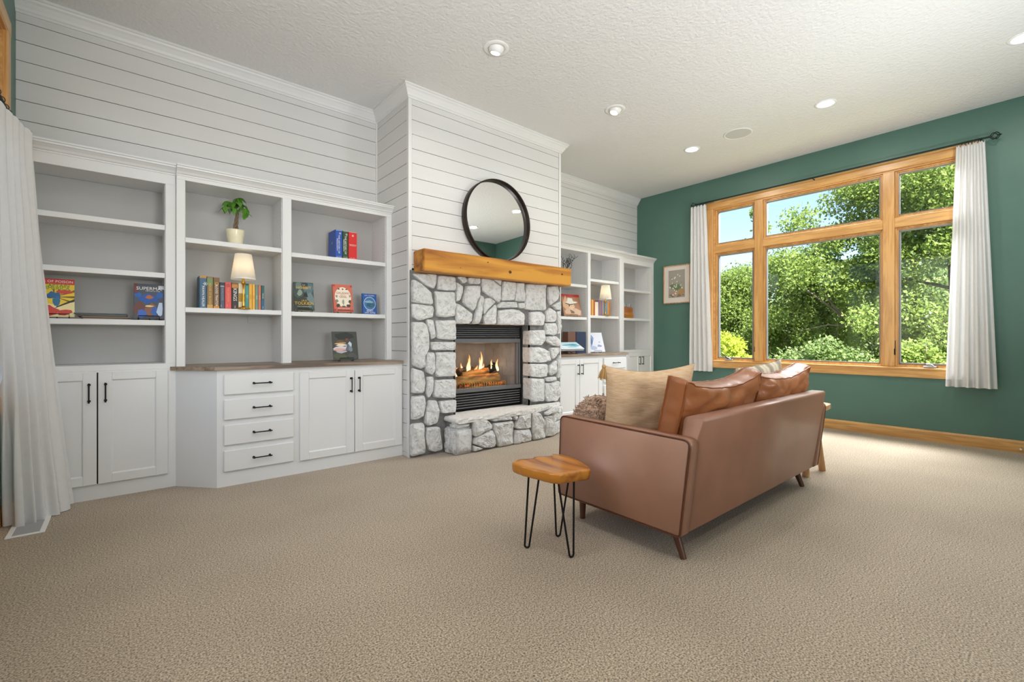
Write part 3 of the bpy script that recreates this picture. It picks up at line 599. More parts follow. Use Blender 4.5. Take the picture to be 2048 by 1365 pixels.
b.box(ix0, ix0+.03, YI, YI+.06, iz0, iz1).box(ix1-.016, ix1, YI-.004, YI+.06, iz0, iz1).box(ix0, ix1, YI-.002, YI+.06, iz1-.028, iz1, .003)
b.box(ix0+.03, ix1-.016, YI+.055, YI+.06, iz0, .53).box(ix0+.03, ix1-.016, YI+.055, YI+.06, 1.09, iz1)
b.part('housing', M['louver'], ins)
b = B().box(ix0+.01, ix1-.02, YI+.002, YI+.045, gz1, 1.090, .004).box(ix0+.01, ix1-.02, YI-.006, YI+.045, .533, gz0, .004)
b.box(gx1, gx1+.028, YI+.012, YI+.045, gz0, gz1, .003).box(gx1+.032, ix1-.02, YI+.004, YI+.045, gz0, gz1, .003).box(ix0+.01, gx0, YI+.004, YI+.045, gz0, gz1, .003)
b.part('glass_frame', M['firebar'], ins)
for z in (1.108, 1.130, 1.152, 1.174, 1.196): 
    B().prism([(YI+.004, z-.002), (YI+.030, z+.010), (YI+.030, z+.013), (YI+.004, z+.004)], 'x', ix0+.02, ix1-.03).part('louver', M['firebar'], ins)
for z in (.508, .482, .456, .430, .404, .378):
    B().prism([(YI+.004, z+.006), (YI+.004, z-.004), (YI+.032, z-.014), (YI+.032, z-.010)], 'x', ix0+.02, ix1-.03).part('louver', M['firebar'], ins)
B().add([(gx0, YI+.03, gz0), (gx1, YI+.03, gz0), (gx1, YI+.03, gz1), (gx0, YI+.03, gz1)], [(0, 1, 2, 3)]).part('glass', M['fireglass'], ins)
M['bark'] = mat('ceramic_log_bark', '#7a5a3c', .9, c2='#191411', vscale=11, bump=.9, bscale=40, bdist=.01, stretch=(.5, 1, 1), ramp=(.42, .56))
M['logend'] = mat('ceramic_log_split', '#d6a257', .85, c2='#6a4526', vscale=20, bump=.6, bscale=50, bdist=.006, stretch=(.25, 1, 1))
M['char'] = mat('charred_log', '#1b1817', .95, bump=1, bscale=45, bdist=.012)
M['ember'] = mat('glowing_ember', '#401006', .9, emit='#ff5a1e', estr=1.1, var=.8, vscale=30)
def log(a, c, r_, m, seed):
    a, c = Vector(a), Vector(c); pts = [a.lerp(c, t/9)+Vector((0, noise.noise(Vector((t*.8, seed, 0)))*.012, noise.noise(Vector((t*.8, 0, seed)))*.012)) for t in range(10)]
    b = B().tube(pts, [r_*(.92+.2*noise.noise(Vector((t*.9, seed*2, 3)))) for t in range(10)], 14)
    b.v = [tuple(Vector(v)+Vector((noise.noise(Vector(v)*38), noise.noise(Vector(v)*38+Vector((9, 0, 0))), noise.noise(Vector(v)*38+Vector((0, 9, 0)))))*.010) for v in b.v]
    b.part('log', m, ins)
log((2.56, 4.05, .640), (3.17, 4.01, .655), .058, M['logend'], 1)
log((2.74, 4.09, .70), (3.06, 4.04, .735), .036, M['logend'], 7)
log((2.60, 4.22, .665), (3.25, 4.20, .690), .055, M['bark'], 2)
log((2.70, 4.10, .735), (2.98, 4.25, .745), .036, M['bark'], 3)
log((3.00, 4.08, .700), (3.29, 4.22, .770), .050, M['char'], 4)
log((2.58, 4.20, .735), (2.80, 4.12, .720), .042, M['char'], 5)
b = B()
for k in range(60):
    x, y = random.uniform(2.62, 3.24), random.uniform(4.0, 4.10); r_ = random.uniform(.008, .018); bm = bmesh.new(); bmesh.ops.create_icosphere(bm, subdivisions=1, radius=r_)
    for v in bm.verts: v.co = v.co*random.uniform(.7, 1.2)+Vector((x, y, .575+r_+(y-4.0)*.5))
    b.bm(bm)
tag(b.part('ember_bed', M['ember'], ins), kind='stuff')
b = B()
for k in range(21): b.tube([(2.60+k*.032, 3.972, .572), (2.60+k*.032, 3.967, .612), (2.60+k*.032, 3.985, .618)], .0075, 6)
b.box(2.63, 3.27, 3.975, 3.99, .575, .585); b.part('log_grate', M['brassy'] if 'brassy' in M else M['logend'], ins)
def flamemat():
    m = bpy.data.materials.new('gas_flame'); m.use_nodes = True; N = m.node_tree.nodes; L = m.node_tree.links; N.remove(N['Principled BSDF'])
    em = N.new('ShaderNodeEmission'); tc = N.new('ShaderNodeTexCoord'); sp = N.new('ShaderNodeSeparateXYZ'); L.new(tc.outputs['Generated'], sp.inputs[0])
    cr = N.new('ShaderNodeValToRGB'); e = cr.color_ramp.elements; e[0].color = (1, .80, .45, 1); e[1].color = (1, .30, .05, 1); e[0].position = .25; e[1].position = .95; L.new(sp.outputs[2], cr.inputs[0]); L.new(cr.outputs[0], em.inputs[0]); em.inputs[1].default_value = 2.2
    tr = N.new('ShaderNodeBsdfTransparent'); mx = N.new('ShaderNodeMixShader'); lw = N.new('ShaderNodeLayerWeight'); lw.inputs[0].default_value = .55
    k = N.new('ShaderNodeMath'); k.operation = 'MULTIPLY_ADD'; k.inputs[1].default_value = .7; k.inputs[2].default_value = .28; L.new(lw.outputs['Facing'], k.inputs[0]); L.new(k.outputs[0], mx.inputs[0]); L.new(em.outputs[0], mx.inputs[1]); L.new(tr.outputs[0], mx.inputs[2]); L.new(mx.outputs[0], N['Material Output'].inputs[0]); return m
M['flame'] = flamemat()
def flame(x, y, z, h, w, seed):
    rng = random.Random(seed); ph = rng.uniform(0, 6); pts = []; rs = []
    for k in range(11):
        t = k/10; pts.append((x+math.sin(t*4.2+ph)*w*.9*t+w*.5*t*math.cos(ph), y+math.cos(t*3+ph)*w*.25, z+h*t)); rs.append(max(.0006, w*(math.sin(min(1, t*1.35+.22)*math.pi*.5)**.7)*(1-t)**.8))
    B().tube(pts, rs, 10).part('flame', M['flame'], ins)
for k, (x, z, h, w) in enumerate(((2.86, .70, .19, .030), (2.90, .70, .15, .022), (2.99, .72, .20, .028), (3.04, .73, .13, .026), (2.80, .71, .10, .024), (2.94, .66, .12, .040), (3.08, .70, .10, .024), (2.74, .70, .07, .026), (3.14, .75, .07, .012), (3.22, .77, .07, .016), (3.27, .72, .12, .026), (2.68, .67, .08, .02), (3.30, .74, .07, .018), (2.88, .64, .08, .03), (3.02, .64, .08, .03))):
    flame(x, 4.14+.05*math.sin(k*2.2), z, h*1.15, w, k)
light('fire_glow', 'POINT', (2.97, 3.99, .86), 2.6, (1, .5, .2), shadow_soft_size=.08)
# ------------------------------------------------------------------ mirror on the mantel
mr = thing('round_mirror', 'large round mirror with a deep dark rim leaning on the mantel', 'mirror', (2.985, 3.742, 1.897), (R(-.9), 0, 0))
Rm = .425; Mx = Matrix.Translation((0, .035, Rm)) @ Matrix.Rotation(R(90), 4, 'X')   # local z of the lathe points to -y
B().lathe([(Rm-.010, -.03), (Rm, -.03), (Rm, .045), (Rm-.010, .045), (Rm-.010, -.005), (Rm-.010, -.03)], (0, 0, 0), 72, Mx).part('rim', M['bronze'], mr, world=False)
B().disc(Rm-.009, -.002, 72, Mx, up=True).part('glass', M['mirror'], mr, world=False)
B().disc(Rm-.009, -.029, 72, Mx).part('back_board', M['bronze'], mr, world=False)
# ------------------------------------------------------------------ books, comics, sleeves
def book(name, label, x0, x1, y, z, h, d, color, group=None, page='top', words=None, wsize=.02, wmat=None, bands=(), cat='book', tilt=0):
    w = x1-x0; t = thing(name, label, cat, ((x0+x1)/2, y, z+.0008), (0, tilt, 0), group); c = .0022
    m = flat(color, .42); a = -w/2+.0004; e = w/2-.0004
    B().box(a, a+c, .002, d, 0, h).box(e-c, e, .002, d, 0, h).prism([(a, .004), (a+.004, 0), (e-.004, 0), (e, .004), (e, .006), (a, .006)], 'z', 0, h).part('cover', m, t, world=False)
    B().box(a+c, e-c, .006, d-.004, .003, h-.004).part('pages', M['paper'], t, world=False)
    for z0, z1, col in bands: B().box(a+.001, e-.001, -.0005, .001, z0*h, z1*h).part('spine_panel', flat(col), t, world=False)
    if words:
        for s, zc, sz, mt in words: text(s, t, 0, -.0008, zc*h, sz, mt, rot=(R(90), R(90), 0))
    return t
G1 = 'row of books behind the lamp beside the plant shelf'
z = 1.327; BY = 4.27
book('book', 'tall blue hardback with a white star, first in the row by the lamp', .440, .487, BY, z, .252, .16, '#2c5a78', G1, words=[('PAWN HEALER', .37, .024, M['ink']), ('*', .76, .07, M['ink'])], bands=((.93, 1, '#b98a3a'),))
book('book', 'tall brown and gold hardback next to the blue starred one', .489, .529, BY, z, .250, .16, '#8a6a38', G1, words=[('HOUSE OF BLOOD', .46, .020, M['gold'])], bands=((.0, .12, '#c79a4a'), (.72, .95, '#6f8a55')))
book('book', 'tall bronze hardback lettered BLOOD TRAITOR next to small books', .531, .572, BY, z, .246, .16, '#7a5526', G1, words=[('BLOOD TRAITOR', .43, .022, M['ink']), ('O', .80, .034, M['gold'])], bands=((.0, .08, '#d58a2a'),))
book('book', 'slate blue paperback between the bronze hardback and the coral one', .576, .606, BY, z, .212, .13, '#4d5566', G1, words=[('...', .12, .03, M['ink']), ('SHADOWS', .55, .020, flat('#8a93a8'))], bands=((.90, .98, '#222734'), (.83, .87, '#a7adba')))
book('book', 'coral red paperback with three pale dots', .609, .653, BY, z, .214, .13, '#e0524a', G1, words=[('...', .14, .03, M['ink']), ('THE CRIMSON', .55, .018, flat('#e9a05a')), ('@', .88, .03, flat('#7c2f3c'))])
book('book', 'dark brown paperback with an orange painted panel at its top', .655, .700, BY, z, .216, .13, '#2b1812', G1, words=[('KINGS', .55, .036, M['ink']), ('TOR', .09, .012, M['ink'])], bands=((.80, .94, '#c98a3a'), (.95, 1, '#7d6a3a')))
book('book', 'cream book with a gold panel directly behind the lamp stem', .702, .750, BY, z, .212, .13, '#efe0bd', G1, bands=((.30, .62, '#b48a1e'),))
book('book', 'turquoise paperback beside the lamp stem', .752, .776, BY, z, .214, .13, '#3f9d96', G1, words=[('SKY', .5, .016, flat('#d8e6c0'))], bands=((.93, 1, '#2b4d49'),))
book('book', 'first of the two yellow paperbacks, beside the turquoise one', .7775, .801, BY, z, .213, .13, '#eab13c', G1, words=[('SAND', .5, .014, flat('#b97a14'))])
book('book', 'second of the two yellow paperbacks, beside the grey green one', .8025, .822, BY, z, .213, .13, '#f0b545', G1, words=[('SUN', .5, .014, flat('#b97a14'))])
book('book', 'thin grey green paperback', .8235, .844, BY, z, .210, .13, '#6f9183', G1, words=[('MOSS', .5, .013, flat('#d9e2d4'))])
book('book', 'thin salmon pink paperback', .8455, .866, BY, z, .209, .13, '#c9745c', G1, words=[('ROSE', .5, .013, flat('#e5b7a4'))])
book('book', 'thin teal and navy paperback at the end of the row', .868, .891, BY, z, .207, .13, '#1f5a5c', G1, words=[('WAVES', .58, .014, flat('#d7dfe0')), ('TOR', .12, .010, flat('#d7dfe0'))], bands=((.0, .40, '#1c5f86'),))
# lit shelf lamps
def lamp(x, y, z, k, label):
    t = thing('table_lamp', label, 'lamp', (x, y, z+.0008), group='lit shelf lamps')
    P = lambda n, b, m, par=t: b.part(n, m, par, world=False)
    P('base', B().lathe([(.0, 0), (.050, 0), (.050, .008), (.044, .012), (.014, .018), (.008, .03)], (0, 0, 0), 28), M['brass'])
    P('stem', B().lathe([(.008, .025), (.009, .05), (.006, .09), (.005, .15), (.009, .195*k), (.015, .208*k), (.017, .214*k), (.008, .222*k), (.011, .25*k), (.008, .27*k), (.0, .27*k)], (0, 0, 0), 20), M['brass'])
    h0, h1 = .238*k, .442*k
    s = P('shade', B().lathe([(.088, h0), (.0885, h0+.004), (.060, h1-.004), (.0595, h1)], (0, 0, 0), 40, cap=False), M['shade']); 
    P('shade_trim', B().lathe([(.0888, h0), (.0895, h0+.008), (.0875, h0+.012)], (0, 0, 0), 40, cap=False), M['white'], s)
    P('bulb', B().lathe([(.0, .33*k), (.012, .30*k), (.022, .34*k), (.016, .37*k), (.0, .38*k)], (0, 0, 0), 14), M['bulb'])
    light('lamp_glow', 'POINT', (x, y, z+.355*k), 4.0, (1, .86, .62), shadow_soft_size=.02)
    return t
M['bulb'] = mat('lit_bulb', (1, .9, .7), .5, emit=(1, .75, .4), estr=6)
lamp(.728, 4.216, 1.327, 1.0, 'small lit brass lamp standing before the books under the potted plant')
lamp(5.318, 4.215, 1.413, 1.0, 'small lit brass lamp beyond the mantel, before the second row of books')
# books by the second lamp
G2 = 'row of books behind the lamp beyond the mantel'; z = 1.413; BY = 4.27; xs = 5.05
for w, h, c, lb in ((.035, .23, '#c9742e', 'orange book at the start of the row beyond the mantel'), (.030, .225, '#d9b04a', 'mustard book between an orange and a rust one beyond the mantel'), (.034, .23, '#b5552f', 'rust red book beside the cream one beyond the mantel'), (.072, .20, '#efe3c8', 'thick cream book with a pale face beyond the mantel'),
                    (.030, .228, '#8c6f9c', 'mauve book near the second lamp'), (.028, .222, '#a88f6a', 'khaki book near the second lamp'), (.034, .226, '#8f6fae', 'violet book behind the stem of the second lamp'), (.030, .22, '#c7a56b', 'sand coloured book just past the second lamp stem'),
                    (.042, .222, '#3f7aa6', 'wide blue book past the second lamp'), (.036, .22, '#4f8fb0', 'lighter blue book past the second lamp'), (.034, .222, '#c98a44', 'amber book next to the last one beyond the mantel'), (.034, .224, '#b9702e', 'copper brown book ending the row beyond the mantel')):
    book('book', lb, xs, xs+w, BY, z, h, .14, c, G2); xs += w+.001
# three thick volumes
G3 = 'three thick volumes on the upper shelf'
for k, (x0, x1, c, lb) in enumerate(((1.467, 1.531, '#1f4fa8', 'thick royal blue volume, first of three on the upper shelf'), (1.534, 1.584, '#2c4a24', 'thick dark green volume between the blue and the red'), (1.587, 1.667, '#d3231f', 'thick bright red volume, third of three on the upper shelf'))):
    t = book('book', lb, x0, x1, 4.24, 1.825, .262-.003*k, .19, c, G3, words=[('THE HISTORY OF', .50, .022, M['ink']), ('*', .88, .05, M['ink'])] if k < 2 else None)
    text('THE HISTORY OF\nMIDDLE-EARTH', t, 0, -.0008, .262*.52, .0088, M['ink']) if k == 2 else text('MIDDLE-EARTH', t, -.016, -.0008, .262*.48, .016, M['ink'], rot=(R(90), R(90), 0))
    text('J.R.R. TOLKIEN', t, 0, -.0008, .262*.07, .0062, M['ink'])
    if k == 2: text('*', t, 0, -.0008, .262*.82, .05, M['ink'])
    for q in (.03, .975): B().box(-(x1-x0)/2+.004, (x1-x0)/2-.004, -.0006, .001, q*.262, q*.262+.002).part('spine_rule', M['ink'], t, world=False)
    if k == 0: text('*', t, -(x1-x0)/2+.0002, .09, .14, .05, M['gold'], rot=(R(90), 0, R(-90)))
def display(name, label, cat, x, y, z, w, h, th, color, lean=14, yaw=0, art=(), words=(), group=None, page='#e9dcc0', easel=None, lift=None):
    lift = lift or .010+th*math.sin(R(lean))
    """a cover shown face on, leaning back on a wire easel"""
    rot = (R(-lean), 0, R(yaw)); z0 = z+(lift if easel else .0045)
    t = thing(name, label, cat, (x, y, z0), rot, group); m = flat(color, .3)
    B().box(-w/2, w/2, 0, .0015, 0, h).box(-w/2, w/2, th-.0015, th, 0, h).box(-w/2, -w/2+.002, 0, th, 0, h).part('cover', m, t, world=False)
    if th > .006: B().box(-w/2+.002, w/2-.002, .0015, th-.0015, .002, h-.002).part('pages', flat(page, .8), t, world=False)
    for k, (pts, c) in enumerate(art):
        d = .0003+.00012*k
        B().prism([((u-.5)*w, v*h) for u, v in pts], 'y', -d, .0005).part('cover_print', flat(c, .3), t, world=False)
    for s, u, v, sz, mt in words: text(s, t, (u-.5)*w, -.0003-.00012*(len(art)+1), v*h, sz, mt, depth=.0002)
    if easel:
        e = thing('book_easel', easel, 'easel', (x, y, z+.0008), (0, 0, R(yaw)), 'black wire book easels'); r_ = .0028; q = math.tan(R(lean)); hw = min(.06, w*.36)
        B().tube([(-hw, th+.045, r_), (-hw, -.012, r_), (-hw, -.014, .030), (hw, -.014, .030), (hw, -.012, r_), (hw, th+.045, r_)], r_, 6).part('front_lip', M['black'], e, world=False)
        zt = min(h*.62, .15); yy = th+.007
        B().tube([(-hw, th+.045, r_), (-hw*.6, yy+q*zt, zt), (hw*.6, yy+q*zt, zt), (hw, th+.045, r_)], r_, 6).part('back_rest', M['black'], e, world=False)
        B().tube([(-hw, yy+.030, .010), (-hw-.012, th+.13, r_)], r_, 6).tube([(0, yy+q*zt, zt), (0, th+.14, r_)], r_, 6).part('back_leg', M['black'], e, world=False)
    return t
def ell(cx, cy, rx, ry, n=20, a0=0, a1=360): return [(cx+rx*math.cos(R(a0+(a1-a0)*k/n)), cy+ry*math.sin(R(a0+(a1-a0)*k/n))) for k in range(n if a1-a0 == 360 else n+1)]
rng = random.Random(3)
def blob(cx, cy, rx, ry, n=9, j=.35): return [(min(1, max(0, cx+rx*math.cos(2*math.pi*k/n)*rng.uniform(1-j, 1+j))), min(1, max(0, cy+ry*math.sin(2*math.pi*k/n)*rng.uniform(1-j, 1+j)))) for k in range(n)]
GE = 'covers shown on wire easels'
# two comics (their heroes are left out: bursts and shapes of colour only)
rays = [([(.45, .52), (.45+1.0*math.cos(a), .52+1.0*math.sin(a)), (.45+1.0*math.cos(a+.06), .52+1.0*math.sin(a+.06))], '#7c5a10') for a in [x*.16-.5 for x in range(14)]]
rays = [([(min(1, max(0, u)), min(.72, max(.25, v))) for u, v in p], c) for p, c in rays]
display('comic_book', 'yellow and red comic book on an easel beside the curtain', 'comic book', -.345, 4.255, 1.227, .172, .262, .004, '#e8c52c', 13, 4, art=rays+[([(0, .86), (1, .86), (1, 1), (0, 1)], '#c9302a'), ([(0, .0), (1, 0), (1, .40), (.5, .30), (0, .38)], '#e9d9a0'), (blob(.42, .56, .22, .10), '#1d5d8f'), (blob(.50, .42, .10, .12), '#236a8e'), (ell(.72, .66, .24, .05), '#c4402f'), (blob(.25, .18, .26, .13), '#c8382f'), (blob(.70, .12, .22, .07), '#c23a2c'), ([(.45, .22), (1, .42), (1, .48), (.5, .27)], '#23281e'), (blob(.16, .20, .10, .07), '#2a1a18')],
        words=[('S OF POISON', .55, .925, .024, M['ink']), ('CAPTAIN', .5, .815, .030, flat('#2f7d2c')), ('AMERICA', .5, .745, .030, flat('#3f8d2f'))], group=GE, easel='wire easel under the yellow comic book')
display('comic_book', 'dark blue and grey comic book on an easel beside the lamp shelf', 'comic book', .134, 4.250, 1.227, .176, .262, .004, '#49505c', 12, -3, art=[(blob(.2, .25, .22, .2), '#6a4038'), (blob(.5, .58, .34, .14, 11), '#1f56a6'), (blob(.14, .68, .12, .08), '#2460b0'), (blob(.86, .68, .12, .10), '#2460b0'), (blob(.5, .62, .12, .06), '#b4683a'), (blob(.55, .22, .18, .18), '#8a5a44'), (blob(.24, .14, .16, .1), '#3f66b8'), (blob(.68, .22, .12, .14), '#2f5fae'), (blob(.86, .3, .10, .26), '#bcd0e8'), (blob(.5, .36, .16, .025), '#e8d9a0'), ([(0, .72), (.13, .72), (.13, 1), (0, 1)], '#6d3838'), ([(.80, .86), (1, .86), (1, .96), (.80, .96)], '#c9ccd2')],
        words=[('SUPERMAN', .56, .86, .034, M['ink']), ('THE MAN OF STEEL', .62, .79, .010, M['ink'])], group=GE, easel='wire easel under the dark blue comic book')
# flat stack of thin comics
zz = 1.2275; GS = 'thin magazines stacked flat between the two comics'
for k, (w, d, th, c, dx, rz, lb) in enumerate(((.245, .17, .006, '#a08a70', .02, 2, 'pale thin magazine at the bottom of the flat stack'), (.255, .17, .005, '#3a2a2e', .012, -2, 'dark maroon magazine second from the bottom of the flat stack'), (.25, .17, .005, '#8f887a', .015, 3, 'off white magazine low in the flat stack'), (.262, .17, .006, '#7d3b34', .004, 0, 'reddish magazine in the middle of the flat stack'), (.258, .17, .005, '#5f6f4a', .0, -3, 'olive magazine above the reddish one in the flat stack'), (.27, .17, .005, '#5d5a58', -.003, 2, 'grey magazine just below the top of the flat stack'), (.275, .17, .006, '#27485a', -.006, -1, 'dark teal magazine on top of the flat stack'))):
    t = thing('magazine', lb, 'magazine', (-.118+dx, 4.33, zz), (0, 0, R(rz)), GS); x0 = -w/2
    B().box(x0, x0+w, -d/2, d/2, 0, .0012).box(x0, x0+w, -d/2, d/2, th-.0012, th).box(x0, x0+.0015, -d/2, d/2, 0, th).box(x0, x0+w, -d/2, -d/2+.0012, 0, th).part('cover', flat(c, .35), t, world=False)
    B().box(x0+.0015, x0+w-.002, -d/2+.0014, d/2-.001, .0012, th-.0012).part('pages', M['paper'], t, world=False); zz += th+.0004
# covers on the right-hand bay
display('book', 'dark green and teal cover lettered with THE HOBBIT, leaning on an easel', 'book', 1.200, 4.235, 1.322, .162, .262, .024, '#3b4f4c', 17, -7, art=[(blob(.75, .80, .28, .22), '#57727a'), (blob(.25, .85, .2, .14), '#6c8480'), (blob(.60, .92, .2, .07), '#24384c'), (blob(.82, .42, .2, .22), '#6b8284'), ([(0, 0), (1, 0), (1, .20), (.7, .34), (.45, .5), (.2, .42), (0, .52)], '#2c3528'), ([(.46, .48), (.52, .66), (.56, .60), (.62, .70), (.66, .56), (.72, .48)], '#161d1f'), (blob(.3, .62, .12, .12), '#8fa090'), (blob(.85, .12, .15, .12), '#3f5a58')],
        words=[('THE', .5, .90, .016, M['gold']), ('HOBBIT', .5, .80, .036, M['gold']), ('J.R.R.', .52, .34, .022, M['gold']), ('TOLKIEN', .5, .24, .038, M['gold']), ('A FULLY ILLUSTRATED EDITION', .5, .13, .008, M['ink'])], group=GE, easel='wire easel under the dark green cover')
ga = [(ell(.5, .54, .42, .36, 28), '#efe6cf'), (blob(.24, .22, .10, .06), '#39423a'), (blob(.76, .22, .10, .06), '#3c443c'), (blob(.84, .38, .07, .07), '#4a4a3a'), (blob(.17, .38, .07, .06), '#7d8472'), (blob(.30, .83, .06, .025), '#5a4a40'), (blob(.70, .83, .06, .025), '#5a4a40'), (blob(.5, .83, .05, .03), '#a8483a'), (blob(.5, .37, .05, .10), '#9aa08e'), (blob(.5, .19, .10, .03), '#55604f'), (blob(.16, .56, .05, .05), '#9c9684'), (blob(.85, .58, .05, .05), '#9c9684')]
for a in range(4): u, v = ((.06, .05), (.94, .05), (.06, .95), (.94, .95))[a]; ga.append((blob(u, v, .06, .045), '#b5413a'))
display('book', 'coral red cover with a pale round picture, leaning on an easel', 'book', 1.545, 4.240, 1.322, .176, .262, .030, '#cf6a55', 12, -3, art=ga, words=[('GALAHAD', .5, .68, .026, flat('#b5352c')), ('AND THE', .5, .61, .010, flat('#7c3f34')), ('GRAIL', .5, .54, .026, flat('#b5352c')), ('MALCOLM GUITE', .5, .115, .014, M['ink'])], group=GE, easel='wire easel under the coral red cover')
display('book', 'small blue cover with an oval landscape picture beside the shiplap chimney', 'book', 1.803, 4.26, 1.322, .148, .196, .016, '#2f5fa6', 4, 6, art=[(ell(.5, .52, .42, .33, 26), '#cfdbe6'), (ell(.5, .52, .39, .30, 26), '#4b7aa8'), (blob(.5, .46, .30, .12), '#33607c'), (blob(.45, .60, .26, .08), '#8fb3c4'), (blob(.66, .42, .12, .08), '#41707a')],
        words=[('J.R.R. TOLKIEN', .5, .91, .0155, M['ink']), ("BILBO'S", .5, .155, .021, M['ink']), ('LAST SONG', .5, .065, .021, M['ink'])], group=GE)
display('art_print', 'dark painterly print with a pale figure shape, on an easel on the worktop', 'print', 1.535, 4.155, ZW, .222, .268, .006, '#3c4038', 16, -5, art=[(blob(.5, .85, .5, .12), '#1b241f'), (blob(.3, .62, .2, .06), '#6a4a24'), (blob(.25, .57, .16, .03), '#d9b47a'), (blob(.42, .60, .12, .03), '#b98c52'), (blob(.34, .52, .2, .04), '#e6dcc4'), (blob(.30, .42, .28, .07), '#dcd3dc'), (blob(.28, .36, .26, .05), '#d8a9a0'), (blob(.30, .29, .22, .05), '#b9b0b8'), (blob(.66, .45, .13, .17), '#c9d0da'), (blob(.60, .44, .07, .12), '#5d6672'), (blob(.70, .38, .07, .09), '#7a8494'), (blob(.58, .72, .06, .05), '#7a3f24'), (blob(.30, .14, .3, .1), '#4c5238'), (blob(.75, .12, .2, .1), '#4a4c4c')], group=GE, easel='wire easel on the worktop under the dark painterly print')
# shelves beyond the mantel
display('record_sleeve', 'brown record sleeve with a portrait of a man in a white hat', 'record sleeve', 4.655, 4.235, 1.381, .312, .312, .005, '#9c6f4c', 15, -10, art=[([(0, .88), (1, .88), (1, 1), (0, 1)], '#b02a22'), (blob(.2, .55, .2, .3), '#c9a27e'), ([(.10, .10), (.9, .05), (.98, .25), (.72, .36), (.35, .36), (.08, .24)], '#c9a887'), ([(.34, .58), (.62, .60), (.66, .44), (.60, .28), (.48, .22), (.38, .32), (.34, .45)], '#d9b491'), ([(.33, .6), (.42, .62), (.40, .44), (.35, .44)], '#3d2a20'), ([(.16, .62), (.40, .55), (.78, .60), (.86, .66), (.62, .68), (.58, .82), (.34, .84), (.30, .68)], '#d9d2c6'), ([(.16, .61), (.40, .54), (.78, .59), (.80, .57), (.42, .50), (.20, .56)], '#47331f'), (blob(.50, .47, .02, .012), '#3a2820'), (blob(.60, .47, .018, .012), '#3a2820'), ([(.54, .33), (.62, .335), (.60, .31), (.55, .31)], '#9c5a4a'), ([(.38, .30), (.58, .22), (.6, .12), (.42, .12)], '#7a5a44')], group=GE, easel='wire easel under the record sleeve with the portrait')
display('art_book', 'large pale cover with blue brush marks leaning on an easel on the far worktop', 'book', 5.12, 4.20, ZW, .27, .29, .008, '#d9dbe4', 20, -16, art=[(blob(.22, .70, .18, .22), '#7f93b8'), (blob(.18, .45, .14, .20), '#8fa2c4'), (blob(.25, .55, .07, .2), '#4f6a9a'), (blob(.30, .22, .22, .1), '#a9b6d2'), (blob(.70, .30, .13, .07), '#8794b4'), (blob(.74, .50, .06, .05), '#b0b9d0')], group=GE, easel='wire easel under the pale cover with blue brush marks')
display('art_book', 'low reclining pale blue cover showing icy water, on the far worktop', 'book', 4.42, 4.02, ZW, .43, .17, .026, '#dfe9ee', 60, 0, art=[([(0, .62), (1, .62), (1, 1), (0, 1)], '#bfe0ea'), (blob(.5, .5, .44, .2), '#7db9cb'), (blob(.3, .35, .2, .12), '#e6f0f3'), (blob(.7, .62, .2, .12), '#4f9cb4'), (blob(.55, .3, .25, .1), '#a7d3de')], group=GE, page='#b9bcc2', easel='low wire stand under the reclining icy cover', lift=.068)
book('book', 'broad brown hardback standing behind the icy cover', 4.508, 4.662, 4.197, ZW, .292, .10, '#6e4a3a', 'two broad hardbacks on the far worktop')
book('book', 'broad navy hardback standing between the brown one and the hutch side', 4.667, 4.864, 4.195, ZW, .294, .10, '#1f2d4a', 'two broad hardbacks on the far worktop', bands=((.0, 1, '#22314f'),))
# driftwood vase
M['drift'] = wood('polished_driftwood', '#b9762f', '#9a5c22', 'x', 5, .3, .4)
dv = thing('driftwood_vase', 'lump of polished driftwood holding a clear glass liner', 'vase', (5.985, 4.36, 1.401))
def dw(u, v):
    a = u*2*math.pi; zz = v*.175; r_ = .135*(1.05-.18*v)*(1+.10*noise.noise(Vector((math.cos(a)*1.3, math.sin(a)*1.3, v*1.5)))+(.10*max(0, math.cos(a+.4))*(1-v)))
    if v < .2: r_ *= .86+.7*v
    return (r_*1.25*math.cos(a), r_*.75*math.sin(a), max(0, zz+(.012*math.sin(a*2+1)*v)))
B().grid(dw, 36, 10).add([dw(k/36, 1) for k in range(36)], [tuple(range(36))]).add([dw(k/36, 0) for k in range(36)], [tuple(range(36))[::-1]]).part('wood_body', M['drift'], dv, world=False, weld=True)
def gl(u, v):
    a = u*2*math.pi; r_ = .105*(1+.05*math.cos(a*10)); return (r_*1.2*math.cos(a), r_*.7*math.sin(a), .165+v*.065)
B().grid(gl, 80, 3).part('glass_liner', M['clear'], dv, world=False)
# dried twigs in a dark vase
tv = thing('twig_vase', 'dark vase of bare black twigs on the top shelf just past the chimney', 'vase', (4.545, 4.30, 1.826))
B().lathe([(0, 0), (.035, 0), (.05, .04), (.045, .10), (.022, .14), (.026, .16), (.02, .16), (.018, .13)], (0, 0, 0), 20).part('vase_body', M['black'], tv, world=False)
rg = random.Random(5)
for k in range(9):
    a = rg.uniform(0, 6.28); p = Vector((0, 0, .12)); pts = [tuple(p)]; d = Vector((math.cos(a)*.35, math.sin(a)*.25, 1))
    b = B()
    for q in range(9):
        d += Vector((rg.uniform(-.35, .35), rg.uniform(-.25, .25), rg.uniform(-.1, .1))); d.normalize(); p = p+d*.032; pts.append(tuple(p))
        if q > 2: b.tube([tuple(p), tuple(p+Vector((rg.uniform(-.04, .04), rg.uniform(-.03, .03), .03)))], [.003, .002], 5)
    b.tube(pts, [.0042-.0003*i for i in range(len(pts))], 5).part('twig', M['black'], tv, world=False)
